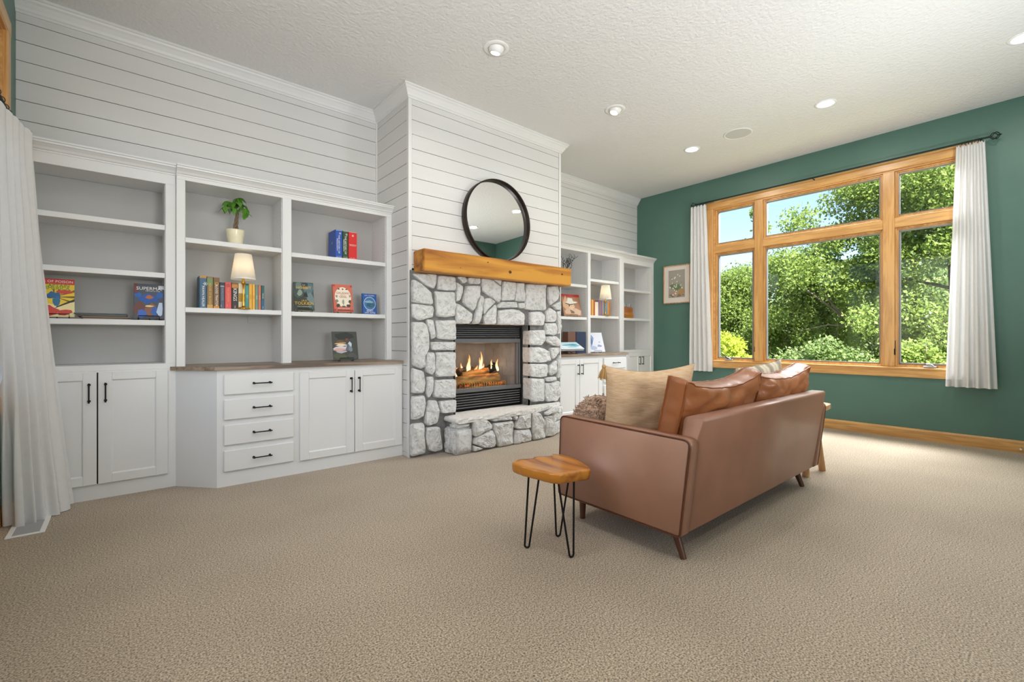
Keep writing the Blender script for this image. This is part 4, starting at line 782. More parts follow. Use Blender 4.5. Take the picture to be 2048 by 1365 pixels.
# money tree
pt = thing('potted_plant', 'small potted money tree with a braided trunk in a cream pot', 'plant', (.686, 4.30, 1.8498))
B().lathe([(0, 0), (.047, 0), (.050, .006), (.0665, .112), (.0675, .122), (.063, .122), (.060, .105), (.0, .105)], (0, 0, 0), 32).part('pot', M['cream'], pt, world=False)
B().lathe([(0.0, .114), (.03, .113), (.061, .108)], (0, 0, 0), 24).part('soil', M['soil'], pt, world=False)
M['trunk'] = mat('braided_trunk_bark', '#86705c', .8, var=.4, vscale=40, stretch=(1, 1, .3), bump=.4, bscale=80)
for s in range(3):
    B().tube([(.016*math.cos(s*2.1+t*.9)*(1-t*.08)+.002*t-.004, .016*math.sin(s*2.1+t*.9)*(1-t*.08), .105+t*.0178) for t in range(10)], [.0105-.0006*t for t in range(10)], 8).part('trunk', M['trunk'], pt, world=False)
M['leaf'] = mat('glossy_green_leaf', '#6aa532', .35, c2='#35701f', vscale=14, coat=.3); M['stalk'] = mat('green_stalk', '#7d8f3a', .5)
lb = B()
def leafsurf(u, v):
    w = math.sin(math.pi*min(1, v*1.02)**.8)*.30*(1-.25*v); x = (u-.5)*2*w; return (x, v, -.32*v*v+abs(x)*.25)
leaf0 = lb.grid(leafsurf, 4, 7).part('leaf', M['leaf'], pt, world=False); LM = leaf0.data; bpy.data.objects.remove(leaf0)
rg = random.Random(11)
for k, (dx, dy, dz, n, sz) in enumerate(((-.072, -.03, .295, 4, .066), (.070, -.02, .305, 5, .066), (.0, -.03, .345, 6, .068), (.025, .02, .395, 6, .066), (-.045, .03, .355, 5, .062), (.045, .01, .34, 5, .064), (-.02, -.05, .29, 4, .055), (.066, -.045, .262, 3, .052))):
    top = Vector((dx, dy, dz))
    B().tube([(0, 0, .262), tuple(Vector((dx*.4, dy*.4, .262+(dz-.262)*.75+.010))), tuple(top)], [.003, .0022, .0018], 6).part('stalk', M['stalk'], pt, world=False)
    for j in range(n):
        a = 2*math.pi*j/n+rg.uniform(-.3, .3); s = sz*rg.uniform(1.0, 1.35); o = bpy.data.objects.new('leaf', LM)
        o.matrix_basis = Matrix.Translation(top) @ Matrix.Rotation(a, 4, 'Z') @ Matrix.Rotation(R(rg.uniform(-62, -12)), 4, 'X') @ Matrix.Diagonal((s, s, s, 1))
        COL.objects.link(o); o.parent = pt
# ------------------------------------------------------------------ framed print on the green wall
fr = thing('framed_print', 'pale wood framed print of white flowers in a basket', 'picture', (XG, 3.80, 1.632))
P = lambda n, b, m: b.part(n, m, fr, world=False)
b = B(); u0, u1, h = -.225, .225, .59
b.box(-.022, 0, u0, u0+.014, 0, h, .002).box(-.022, 0, u1-.014, u1, 0, h, .002).box(-.022, 0, u0, u1, h-.014, h, .002).box(-.022, 0, u0, u1, 0, .014, .002)
P('frame', b, M['frame'] if 'frame' in M else wood('pale_oak_frame', '#d9ae86', '#b98658', 'z', 12, .5, 0))
P('mat_board', B().box(-.012, -.004, u0+.01, u1-.01, .01, h-.01), flat('#eadfd6', .8))
a0, a1, c0, c1 = u0+.088, u1-.088, .09, .515
P('picture_ground', B().box(-.0135, -.012, a0, a1, c0, c1), flat('#a9a196', .8))
def dab(u, v, ru, rv, c, k): P('painted_dab', B().prism([(a1-(a1-a0)*min(1, max(0, x)), c0+(c1-c0)*min(1, max(0, y))) for x, y in blob(u, v, ru, rv)], 'x', -.0137-.00006*k, -.0134), flat(c, .8))
rng = random.Random(9)
dab(.5, .08, .5, .08, '#857564', 1); dab(.38, .16, .26, .13, '#b59a86', 2); dab(.80, .19, .17, .16, '#b58d5c', 3); dab(.42, .40, .34, .14, '#6f7d5e', 4)
for k in range(34): dab(rng.gauss(.42, .20), rng.gauss(.50, .17), .04, .028, rng.choice(['#e9e4d4', '#f1ecdf', '#d9d6c0', '#8a9676']), 5+k % 6)
P('glazing', B().add([(-.017, u0+.014, .014), (-.017, u1-.014, .014), (-.017, u1-.014, h-.014), (-.017, u0+.014, h-.014)], [(0, 1, 2, 3)]), M['pane'])
# ------------------------------------------------------------------ curtains, rods
def rod(root, pts, rings, finials, brackets, wallx, m):
    P = lambda n, b: b.part(n, m, root)
    P('pole', B().tube(pts, .0085, 10))
    d = (Vector(pts[-1])-Vector(pts[0])).normalized()
    for f in finials:
        e = Vector(pts[-1 if f > 0 else 0]); dd = d*f; b = B(); b.tube([e, e+dd*.02], [.0085, .010], 10)
        u = Vector((0, 0, 1)); w = dd.cross(u)
        for k in range(4):
            b.tube([e+dd*(.015+.075*t/8)+(u*math.cos(k*1.5708+t*.28)+w*math.sin(k*1.5708+t*.28))*.038*math.sin(math.pi*t/8) for t in range(9)], .0042, 6)
        b.tube([e+dd*.088, e+dd*.10], [.007, .003], 8); P('finial', b)
    for q in rings:
        c = Vector(pts[0]).lerp(Vector(pts[-1]), q)
        P('curtain_ring', B().tube([c+Vector((math.cos(a)*.018, 0, math.sin(a)*.018-.008)) for a in [k*2*math.pi/14 for k in range(14)]], .0022, 5, close=True))
    for q in brackets:
        c = Vector(pts[0]).lerp(Vector(pts[-1]), q)
        P('bracket', B().tube([c+Vector((0, 0, -.012)), (wallx, c.y, c.z-.012)], .006, 8).lathe([(.001, -.006), (.018, -.006), (.018, .006), (.001, .006)], (wallx, c.y, c.z-.012), 12, Matrix.Rotation(R(90), 4, 'Y')).tube([c+Vector((.013*math.cos(a), 0, .013*math.sin(a))) for a in [math.pi+k*math.pi/6 for k in range(7)]], .004, 6))
RX = XG-.085
rr = thing('curtain_rod', 'dark iron curtain rod with caged finials above the wide garden window', 'curtain rod', (RX, 1.91, 3.06))
rod(rr, [(RX, 3.43, 3.065), (RX, .445, 3.062)], [.035, .045, .052, .06, .068, .075, .082, .94, .948, .956, .964, .972, .98, .988], (-1, 1), (.02, .5, .985), XG, M['darkrod'])
def hang(name, label, top, bot, zt, zb, nf, at, ab, outx, seed, group, hem=True, curve=1.0, droop=0, phase=0):
    """pleated sheet between a line at the top and a line at the bottom (plan points)"""
    rg = random.Random(seed); nu, nv = nf*14, 46; ph = [rg.uniform(-.5, .5) for _ in range(nf+2)]; am = [rg.uniform(.65, 1.25) for _ in range(nf+2)]
    def lerp(line, u):
        L_ = len(line)-1; k = min(L_-1, int(u*L_)); t = u*L_-k; return Vector(line[k]).lerp(Vector(line[k+1]), t)
    def fn(u, v):
        s = v**curve; a = lerp(top, u); c = lerp(bot, u); p = a.lerp(c, s)
        e = .001
        tg = (lerp(top, min(1, u+e)).lerp(lerp(bot, min(1, u+e)), s)-lerp(top, max(0, u-e)).lerp(lerp(bot, max(0, u-e)), s))
        n = Vector((tg.y, -tg.x)).normalized() if tg.length > 1e-9 else Vector((outx, 0))
        k = u*nf; i = int(k); am_ = am[i]*(1-(k-i))+am[i+1]*(k-i); ph_ = ph[i]*(1-(k-i))+ph[i+1]*(k-i)
        amp = (at*(1-s)+ab*s)*am_; w = math.sin(k*2*math.pi+phase+ph_*v*1.2); w = math.copysign(abs(w)**.75, w)
        q = p+n*amp*w+n*.006*noise.noise(Vector((u*6, v*5, seed)))
        z = zt+(zb-zt)*v+(1-v)*.010*math.cos(k*4*math.pi)-droop*(1-v)*u
        return (q.x, q.y, z)
    t = thing(name, label, 'curtain', (lerp(bot, .5).x, lerp(bot, .5).y, zb), group=group)
    B().grid(fn, nu, nv).part('panel', M['curtain'], t)
    if hem:
        vs = 1-.075/abs(zt-zb)
        hv = lambda u, v: (lambda p: (p[0]+.0015*outx, p[1], p[2]))(fn(u, vs+(1-vs)*v))
        B().grid(hv, nu, 2).part('hem', M['curtain'], t)
        B().grid(lambda u, v: (lambda p: (p[0]+.0015*outx, p[1], p[2]))(fn(u, v*.02)), nu, 2).part('heading', M['curtain'], t)
    return t
GC_ = 'short white curtains of the wide garden window'
hang('curtain', 'short white curtain beside the framed flower print', [(RX-.005, 3.52), (RX-.005, 3.285)], [(RX-.01, 3.545), (RX-.01, 3.19)], 3.035, .612, 5, .018, .030, -1, 4, GC_)
hang('curtain', 'short white curtain farthest from the fireplace, at the end of the garden window', [(RX-.005, .665), (RX-.005, .46)], [(RX-.01, .745), (RX-.01, .375)], 3.035, .600, 5, .018, .034, -1, 8, GC_)
lr = thing('curtain_rod', 'dark iron rod holding the floor length curtain', 'curtain rod', (-.52, 2.8, 2.40))
rod(lr, [(-.520, 1.35, 2.41), (-.520, 4.10, 2.41)], [.82, .86, .90, .93, .955, .975, .99], (), (.05, .93), XL, M['darkrod'])
hang('curtain', 'floor length white linen curtain beside the tall bookcase', [(-.528, 3.33), (-.52, 3.72), (-.485, 3.93), (-.448, 4.13)], [(-.545, 4.09), (-.535, 3.955), (-.46, 3.885), (-.41, 3.925), (-.36, 3.965), (-.30, 4.02), (-.268, 4.19)], 2.37, .004, 7, .022, .026, 1, 15, None, curve=1.25)
# floor register
fv = thing('floor_register', 'white metal floor register under the floor length curtain', 'floor vent', (-.425, 3.838, 0))
b = B(); x0, x1, y0, y1 = -.503, -.346, 3.684, 3.992; e = .024
b.box(x0, x0+e, y0, y1, 0, .006, .002).box(x1-e, x1, y0, y1, 0, .006, .002).box(x0+e, x1-e, y0, y0+e, 0, .006, .002).box(x0+e, x1-e, y1-e, y1, 0, .006, .002).part('frame', M['fixture'], fv)
B().box(x0+e, x1-e, y0+e, y1-e, .0003, .001).part('duct', M['grey'] if 'grey' in M else flat('#55565a'), fv)
k = y0+e+.006
while k < y1-e-.004: B().prism([(k, .001), (k+.003, .001), (k+.007, .005), (k+.004, .005)], 'x', x0+e, x1-e).part('louver', flat('#a3a3a5'), fv); k += .0115
ds = thing('door_stop', 'small white tipped spring door stop low on the oak baseboard', 'door stop', (XG-.015, .225, .05))
B().tube([(-.075+.06*t/60, .004*math.cos(t*.9), .004*math.sin(t*.9)) for t in range(61)], .0012, 5).part('spring', M['chrome'], ds, world=False)
B().tube([(-.09, 0, 0), (-.075, 0, 0)], .009, 10).part('rubber_tip', M['fixture'], ds, world=False)
B().tube([(-.016, 0, 0), (0, 0, 0)], .008, 10).part('mount', M['chrome'], ds, world=False)
# ------------------------------------------------------------------ ceiling fixtures
def downlight(x, y, label, lit=True, e=11):
    t = thing('recessed_light', label, 'ceiling light', (x, y, HC), group='flat recessed ceiling lights')
    B().lathe([(.070, 0), (.095, 0), (.094, -.004), (.078, -.009), (.070, -.006), (.070, 0)], (0, 0, 0), 40, cap=False).part('trim_ring', M['fixture'], t, world=False)
    B().disc(.071, -.0035, 32).part('lens', M['lens'], t, world=False)
    light('downlight', 'AREA', (x, y, HC-.014), e, (1, .95, .87), rot=(0, 0, 0), shape='DISK', size=.13); return t
def eyeball(x, y, ax, ay, label, e=11):
    t = thing('eyeball_light', label, 'ceiling light', (x, y, HC), group='swivel eyeball ceiling lights')
    B().lathe([(.062, 0), (.105, 0), (.1045, -.004), (.085, -.007), (.064, -.006), (.062, 0)], (0, 0, 0), 40, cap=False).part('trim_ring', M['fixture'], t, world=False)
    Mr = Matrix.Rotation(ay, 4, 'Y') @ Matrix.Rotation(ax, 4, 'X')
    b = B(); prof = [(.063*math.cos(a), -.063*math.sin(a)+.010) for a in [k*R(52)/9 for k in range(10)]]
    b.lathe([(.060, .03)]+prof+[(.034, -.034)], (0, 0, 0), 36, Mr).part('eyeball', M['fixture'], t, world=False)
    B().disc(.036, -.0362, 28, Mr).part('lens', M['lens'], t, world=False)
    d = (Mr.to_3x3() @ Vector((0, 0, -1)))
    o = light('eyeball_beam', 'SPOT', Vector((x, y, HC))+d*.05, e*1.6, (1, .95, .87), spot_size=R(125), spot_blend=.9, shadow_soft_size=.035); o.rotation_euler = d.to_track_quat('-Z', 'Y').to_euler(); return t
eyeball(2.26, 2.88, R(14), R(3), 'swivel eyeball ceiling light before the chimney, nearer the potted plant side')
eyeball(3.785, 2.88, R(8), R(18), 'swivel eyeball ceiling light before the chimney, nearer the garden window')
downlight(5.30, 2.88, 'lit flat recessed light nearest the corner of the green wall')
downlight(5.27, 1.47, 'lit flat recessed light beyond the ceiling speaker')
downlight(5.27, .165, 'lit flat recessed light at the edge of the view over the window wall')
for x, y, s in ((.75, 1.47, 'above the carpet by the curtain'), (.75, -1.2, 'behind the viewer by the side window'), (2.26, -1.2, 'behind the viewer, second from the side window')):
    downlight(x, y, 'lit flat recessed light '+s)
sp = thing('ceiling_speaker', 'round grey grille of a speaker flush in the ceiling', 'speaker', (5.29, 2.325, HC))
B().lathe([(.128, 0), (.150, 0), (.150, -.004), (.140, -.008), (.130, -.005), (.128, 0)], (0, 0, 0), 48, cap=False).part('rim', M['fixture'], sp, world=False)
B().lathe([(.0005, -.006), (.08, -.006), (.129, -.0045)], (0, 0, 0), 48).part('grille', M['grille'], sp, world=False)
# ------------------------------------------------------------------ sofa
so = thing('leather_sofa', 'tan leather sofa seen from behind, facing the stone fireplace', 'sofa', (3.015, 1.55, 0))
def arm(x0, x1, out):
    prof = rounded([(1.975, .142), (1.955, .628), (1.108, .616), (1.165, .136)], [.02, .035, .045, .015], 6)
    bm = bmesh.new(); n = len(prof); A_ = [bm.verts.new((x0, p[0], p[1])) for p in prof]; C_ = [bm.verts.new((x1, p[0], p[1])) for p in prof]
    bm.faces.new(A_); bm.faces.new(C_[::-1])
    for i in range(n): bm.faces.new((A_[i], C_[i], C_[(i+1) % n], A_[(i+1) % n]))
    bmesh.ops.recalc_face_normals(bm, faces=bm.faces)
    bmesh.ops.bevel(bm, geom=[e for e in bm.edges if abs((e.verts[0].co-e.verts[1].co).x) < 1e-6], offset=.010, segments=2, affect='EDGES')
    a = B().bm(bm, True).part('armrest', M['leather'], so)
    xo = x0-.001 if out < 0 else x1+.001
    B().tube([(xo+out*-.006, p[0]+(1.5-p[0])*.004, p[1]+(.38-p[1])*.012) for p in prof], .0042, 6, close=True).part('piping', M['piping'], a)
    return a
arm(2.03, 2.118, -1); arm(3.908, 3.996, 1)
prof = rounded([(1.172, .136), (1.086, .712), (1.196, .712), (1.285, .136)], [.01, .022, .03, .01], 6)
bm = bmesh.new(); n = len(prof); A_ = [bm.verts.new((2.124, p[0], p[1])) for p in prof]; C_ = [bm.verts.new((3.902, p[0], p[1])) for p in prof]
bm.faces.new(A_); bm.faces.new(C_[::-1])
for i in range(n): bm.faces.new((A_[i], C_[i], C_[(i+1) % n], A_[(i+1) % n]))
bmesh.ops.recalc_face_normals(bm, faces=bm.faces)
bmesh.ops.bevel(bm, geom=[e for e in bm.edges if abs((e.verts[0].co-e.verts[1].co).x) < 1e-6], offset=.007, segments=2, affect='EDGES')
B().bm(bm, True).part('backrest', M['leather'], so)
B().box(2.12, 3.906, 1.27, 1.945, .145, .30, .012).part('seat_base', M['leather'], so)
def cushion_surf(w, h, tb, tc, seed, sag, nu=30, nv=22, wr=.008):
    """boxed cushion: front and back panels joined by a border strip"""
    def edge(u, v):
        x = w/2*u*(1-.025*(1-v*v)); z = h*(v+1)/2*(1-.0*u)+sag(u)*((v+1)/2)**1.5; return x, z
    def pt(u, v, s, k=1.0):
        x, z = edge(u, v); f = max(0, (1-u**4)*(1-v**4))**.62
        wv = noise.noise(Vector((u*2.6+seed, v*5.0-u*2.2, s)))*wr*2+noise.noise(Vector((u*5+seed, v*11+u*4, s+4)))*wr
        up = max(0, v+.1)
        return (x, s*(tb/2*k+(tc-tb)/2*f+wv*f**.3*(.4+up)), z+noise.noise(Vector((u*7+seed, v*3, 2)))*.006*up)
    b = B()
    for s in (-1, 1):
        bb = B().grid(lambda a, c: pt(a*2-1, c*2-1, s), nu, nv)
        if s > 0: bb.f = [f[::-1] for f in bb.f]
        b.add(bb.v, bb.f, True)
    ring = [(2*i/nu-1, -1) for i in range(nu)]+[(1, 2*j/nv-1) for j in range(nv)]+[(1-2*i/nu, 1) for i in range(nu)]+[(-1, 1-2*j/nv) for j in range(nv)]
    m = len(ring); vs = []
    for q in range(5):
        t = q/4
        for i, (u, v) in enumerate(ring):
            a = Vector(pt(u, v, -1)); c = Vector(pt(u, v, 1)); p = a.lerp(c, t); o = math.sin(t*math.pi)*(.010+.006*noise.noise(Vector((u*5, v*5, seed))))
            vs.append((p.x+o*(u if abs(u) == 1 else 0), p.y, p.z+o*(v if abs(v) == 1 else 0)))
    b.add(vs, [(q*m+i, q*m+(i+1) % m, (q+1)*m+(i+1) % m, (q+1)*m+i) for q in range(4) for i in range(m)], True)
    lines = [[pt(u, v, s) for u, v in ring] for s in (-1, 1)]
    return b, lines
def back_cushion(x0, x1, h, sag, seed):
    b, lines = cushion_surf(x1-x0, h, .108, .20, seed, sag, wr=.015)
    Mt = Matrix.Translation(((x0+x1)/2, 1.345, .455)) @ Matrix.Rotation(R(13.5), 4, 'X')
    tr_ = lambda L_: [tuple(Mt @ Vector(p)) for p in L_]
    b.v = tr_(b.v); c = b.part('back_cushion', M['leather2'], so, weld=True)
    for l in lines: B().tube(tr_(l), .0042, 6, close=True).part('piping', M['piping2'], c)
    return c
back_cushion(2.145, 3.025, .445, lambda u: -.055*(1-abs(u+.1)**1.6)*(1 if u < .9 else .9)-.02*max(0, u)*(1-u)*3+.010*(u < -.8), 1)
back_cushion(3.045, 3.905, .425, lambda u: .035*max(0, u-.2)-.035*(1-u*u), 5)
for x0, x1, sd in ((2.125, 3.012, 8), (3.018, 3.901, 9)):
    b, lines = cushion_surf(x1-x0, .66, .10, .13, sd, lambda u: 0, wr=.004)
    Mt = Matrix.Translation(((x0+x1)/2, 1.30, .365)) @ Matrix.Rotation(R(90), 4, 'X') @ Matrix.Diagonal((1, 1, -1, 1))
    b.v = [tuple(Mt @ Vector(p)) for p in b.v]; c = b.part('seat_cushion', M['leather2'], so, weld=True)
for (fx, fy), (tx, ty) in (((2.123, 1.197), (2.135, 1.262)), ((2.133, 1.866), (2.133, 1.862)), ((3.825, 1.215), (3.822, 1.275)), ((3.86, 1.87), (3.86, 1.865))):
    B().tube([(fx, fy, 0), (tx, ty, .155)], [.0155, .024], 16).part('leg', M['walnut'], so)
# ------------------------------------------------------------------ scatter cushions
def pillow(name, label, w, h, t, loc, rot, m, seed, pinch=.07, nu=26, rnd=0, sag=0, group=None):
    r = thing(name, label, 'pillow', loc, rot, group)
    def pt(u, v, s):
        x = w/2*u*(1-pinch*(1-v*v))*(1-rnd*v*v*.42); z = h/2*(1+v*(1-pinch*(1-u*u))*(1-rnd*u*u*.42))-sag*(1-abs(u+.15)**1.5)*max(0, v)**2
        f = max(0, (1-u*u)*(1-v*v))**.42; nz = noise.noise(Vector((u*2+seed, v*2.2, s*2)))*.018*f+noise.noise(Vector((u*5+seed, v*5, s)))*.006*f
        return (x, s*(t/2*f+.002)+nz, z)
    b = B()
    for s in (-1, 1):
        bb = B().grid(lambda a, c: pt(a*2-1, c*2-1, s), nu, nu)
        if s > 0: bb.f = [f[::-1] for f in bb.f]
        b.add(bb.v, bb.f, True)
    b.part('pillow_body', m, r, world=False, weld=True)
    return r, pt
M['beige'] = mat('woven_beige_cotton', '#d2b799', .95, spec=.1, c2='#c4a37e', vscale=170, stretch=(.12, .12, 1), bump=.7, bscale=230, bdist=.002)
M['tassel'] = mat('tassel_yarn', '#c79f66', .95, var=.3, vscale=90, stretch=(1, 1, .05))
r, pt = pillow('tassel_pillow', 'beige woven pillow with a tassel, in the sofa corner by the armrest', .535, .50, .18, (2.425, 1.622, .452), (R(11), 0, R(-39)), M['beige'], 3, sag=.028)
for u, v in ((-1, 1), (-1, -1)):
    x, _, z = pt(u, v, 1); s = -1 if u < 0 else 1; b = B(); rg = random.Random(int(u*3+v*7)); o = Vector((x+s*.004, 0, z-.006))
    b.lathe([(.0, .012), (.010, .008), (.012, 0), (.010, -.010), (.007, -.013)], tuple(o), 12)
    for k in range(46):
        a = rg.uniform(0, 6.28); q = rg.uniform(.3, 1); L_ = rg.uniform(.068, .082)
        b.tube([o+Vector((.006*math.cos(a)*q, .006*math.sin(a)*q, -.010)), o+Vector((.022*math.cos(a)*q, .017*math.sin(a)*q, -.038)), o+Vector((.030*math.cos(a)*q+s*.004, .021*math.sin(a)*q, -L_))], .0026, 5)
    b.part('tassel', M['tassel'], r, world=False)
M['fuzzy'] = mat('curly_brown_pile', '#dcb89c', .95, c2='#a5826c', vscale=60, bump=1, bscale=75, bdist=.02, sheen=.4)
r, pt = pillow('shaggy_pillow', 'curly brown shaggy pillow at the front of the sofa seat', .33, .285, .15, (2.335, 1.885, .448), (R(10), R(-4), R(-62)), M['fuzzy'], 6, pinch=-.05, rnd=.75)
b = B(); rg = random.Random(4)
for k in range(900):
    u, v = rg.uniform(-.97, .97), rg.uniform(-.97, .97); s = rg.choice((-1, 1)); p = Vector(pt(u, v, s)); a = rg.uniform(0, 6.28); q = .010
    d = Vector((math.cos(a), 0, math.sin(a))); e = Vector((0, s, 0))
    b.tube([p, p+e*.007+d*q*.5, p+e*.009+d*q*1.3, p+e*.003+d*q*1.8], .0028, 4)
tag(b.part('yarn_loop', M['fuzzy'], r, world=False), kind='stuff')
def stripemat():
    m = mat('striped_linen', '#c9bda6', .95, spec=.1, bump=.5, bscale=260, bdist=.001); N = m.node_tree.nodes; L = m.node_tree.links; b = N['Principled BSDF']
    tc = N.new('ShaderNodeTexCoord'); sp = N.new('ShaderNodeSeparateXYZ'); L.new(tc.outputs['Object'], sp.inputs[0]); k = N.new('ShaderNodeMath'); k.operation = 'MULTIPLY'; k.inputs[1].default_value = 9; L.new(sp.outputs[0], k.inputs[0])
    f = N.new('ShaderNodeMath'); f.operation = 'FRACT'; L.new(k.outputs[0], f.inputs[0]); cr = N.new('ShaderNodeValToRGB'); cr.color_ramp.interpolation = 'CONSTANT'; e = cr.color_ramp.elements; e[0].color = (*lin('#cfc5b2'), 1); e[1].position = .55; e[1].color = (*lin('#a79a86'), 1)
    for p, c in ((.25, '#b9a98d'), (.3, '#cfc5b2'), (.72, '#6f6b68'), (.76, '#a79a86')): q = e.new(p); q.color = (*lin(c), 1)
    L.new(f.outputs[0], cr.inputs[0]); L.new(cr.outputs[0], b.inputs['Base Color']); return m
M['stripe'] = stripemat()
pillow('striped_pillow', 'grey and cream striped pillow standing at the far end of the sofa', .50, .44, .16, (3.55, 1.475, .49), (R(14), R(-6), R(-14)), M['stripe'], 12)
# ------------------------------------------------------------------ live edge stool with hairpin legs
st = thing('live_edge_stool', 'live edge wood stool on three black hairpin legs beside the sofa arm', 'stool', (1.71, 1.70, 0))
top = [(1.554, 1.850), (1.615, 1.872), (1.691, 1.836), (1.722, 1.856), (1.812, 1.815), (1.852, 1.838), (1.872, 1.800), (1.866, 1.715), (1.842, 1.615), (1.808, 1.53), (1.765, 1.492), (1.690, 1.515), (1.60, 1.540), (1.572, 1.575), (1.562, 1.671), (1.545, 1.77)]
ol = []
for i, p in enumerate(top):
    a = Vector(p); q = Vector(top[(i+1) % len(top)]); n = max(1, int((q-a).length/.016)); ol += [a.lerp(q, k/n) for k in range(n)]
n = len(ol); c = Vector((1.70, 1.69)); vs = []
for z, s in ((.392, .93), (.397, .965), (.418, .99), (.436, 1.0), (.443, .988), (.446, .965), (.443, .80), (.438, .5)):
    for p in ol:
        q = c+(p-c)*s; k = noise.noise(Vector((p.x*26, p.y*26, z*22)))*.006; d = (p-c).normalized()
        dz = noise.noise(Vector((q.x*9, q.y*9, 3)))*.004*(1 if z > .42 else 0)-(.006 if z > .42 else 0)*max(0, -(p-c).dot(Vector((.7, .7)))/.2)*.3
        vs.append((q.x+d.x*k, q.y+d.y*k, z+dz))
vs.append((c.x, c.y, .436)); vs.append((c.x, c.y, .392))
fs = [(r_*n+i, r_*n+(i+1) % n, (r_+1)*n+(i+1) % n, (r_+1)*n+i) for r_ in range(7) for i in range(n)]
fs += [(7*n+i, 7*n+(i+1) % n, 8*n) for i in range(n)]+[((i+1) % n, i, 8*n+1) for i in range(n)]
B().add(vs, fs, True).part('seat', M['teak'], st)
for foot, a, c_ in (((1.604, 1.783), (1.588, 1.752), (1.625, 1.712)), ((1.828, 1.775), (1.758, 1.742), (1.845, 1.70)), ((1.705, 1.564), (1.645, 1.60), (1.735, 1.575))):
    f = Vector((*foot, 0)); a = Vector((*a, .396)); c_ = Vector((*c_, .396)); d = (c_-a); d.z = 0; d.normalize(); g = .012
    p0 = f-d*g+Vector((0, 0, .016)); p1 = f+d*g+Vector((0, 0, .016)); arc = [f+d*(-g*math.cos(t))+Vector((0, 0, .0175-.0125*math.sin(t))) for t in [k*math.pi/8 for k in range(9)]]
    b = B().tube([a]+arc+[c_], .0052, 8)
    m_ = (a+c_)/2; b.box(m_.x-.035, m_.x+.035, m_.y-.02, m_.y+.02, .390, .396, .002).part('leg', M['black'], st)
# pale side table past the far arm
pt_ = thing('rustic_side_table', 'pale wooden side table mostly hidden behind the far sofa arm', 'side table', (4.26, 1.42, 0))
tp = [(4.05, 1.22), (4.22, 1.17), (4.42, 1.19), (4.50, 1.32), (4.49, 1.55), (4.38, 1.68), (4.16, 1.69), (4.04, 1.56)]
B().prism(rounded(tp, .05, 4), 'z', .525, .560).part('tabletop', M['palewood'], pt_, bevel=.006)
for (fx, fy), (tx, ty) in (((4.127, 1.285), (4.13, 1.30)), ((4.412, 1.255), (4.37, 1.30)), ((4.42, 1.60), (4.38, 1.57)), ((4.13, 1.60), (4.15, 1.57))):
    B().tube([(fx, fy, 0), (fx*.6+tx*.4+.004, fy*.6+ty*.4, .2), (tx, ty, .527)], [.026, .023, .021], 10).part('leg', M['palewood'], pt_)
# ------------------------------------------------------------------ garden
def leafmat(name, cols, tr=.58):
    m = bpy.data.materials.new(name); m.use_nodes = True; N = m.node_tree.nodes; L = m.node_tree.links; b = N['Principled BSDF']; b.inputs['Roughness'].default_value = .55; b.inputs['Specular IOR Level'].default_value = .3
    g = N.new('ShaderNodeNewGeometry'); cr = N.new('ShaderNodeValToRGB'); e = cr.color_ramp.elements
    for k, c in enumerate(cols):
        q = e[0] if k == 0 else (e[1] if k == len(cols)-1 else e.new(k/(len(cols)-1))); q.position = k/(len(cols)-1); q.color = (*lin(c), 1)
    L.new(g.outputs['Random Per Island'], cr.inputs[0]); L.new(cr.outputs[0], b.inputs['Base Color'])
    t = N.new('ShaderNodeBsdfTranslucent'); L.new(cr.outputs[0], t.inputs[0]); mx = N.new('ShaderNodeMixShader'); mx.inputs[0].default_value = tr; L.new(b.outputs[0], mx.inputs[1]); L.new(t.outputs[0], mx.inputs[2]); L.new(mx.outputs[0], N['Material Output'].inputs[0]); return m
M['lf1'] = leafmat('spring_green_leaves', ['#8fa352', '#b0bf70', '#ced696', '#7b9050'])
M['lf2'] = leafmat('yellow_green_leaves', ['#b0bd48', '#cdd667', '#94a840', '#bfcb58'])
M['lf3'] = leafmat('deep_green_leaves', ['#66804a', '#82985c', '#5a7048', '#9cae74'])
M['branch'] = mat('grey_branch_bark', '#75695c', .9, var=.4, vscale=14, bump=.5, bscale=40)
struct('ground', B().box(XG+.2, 60, -25, 40, -.9, -.5), mat('lawn_grass', '#8c9068', .95, c2='#6c7450', vscale=9), 'green lawn outside the garden window', 'lawn')
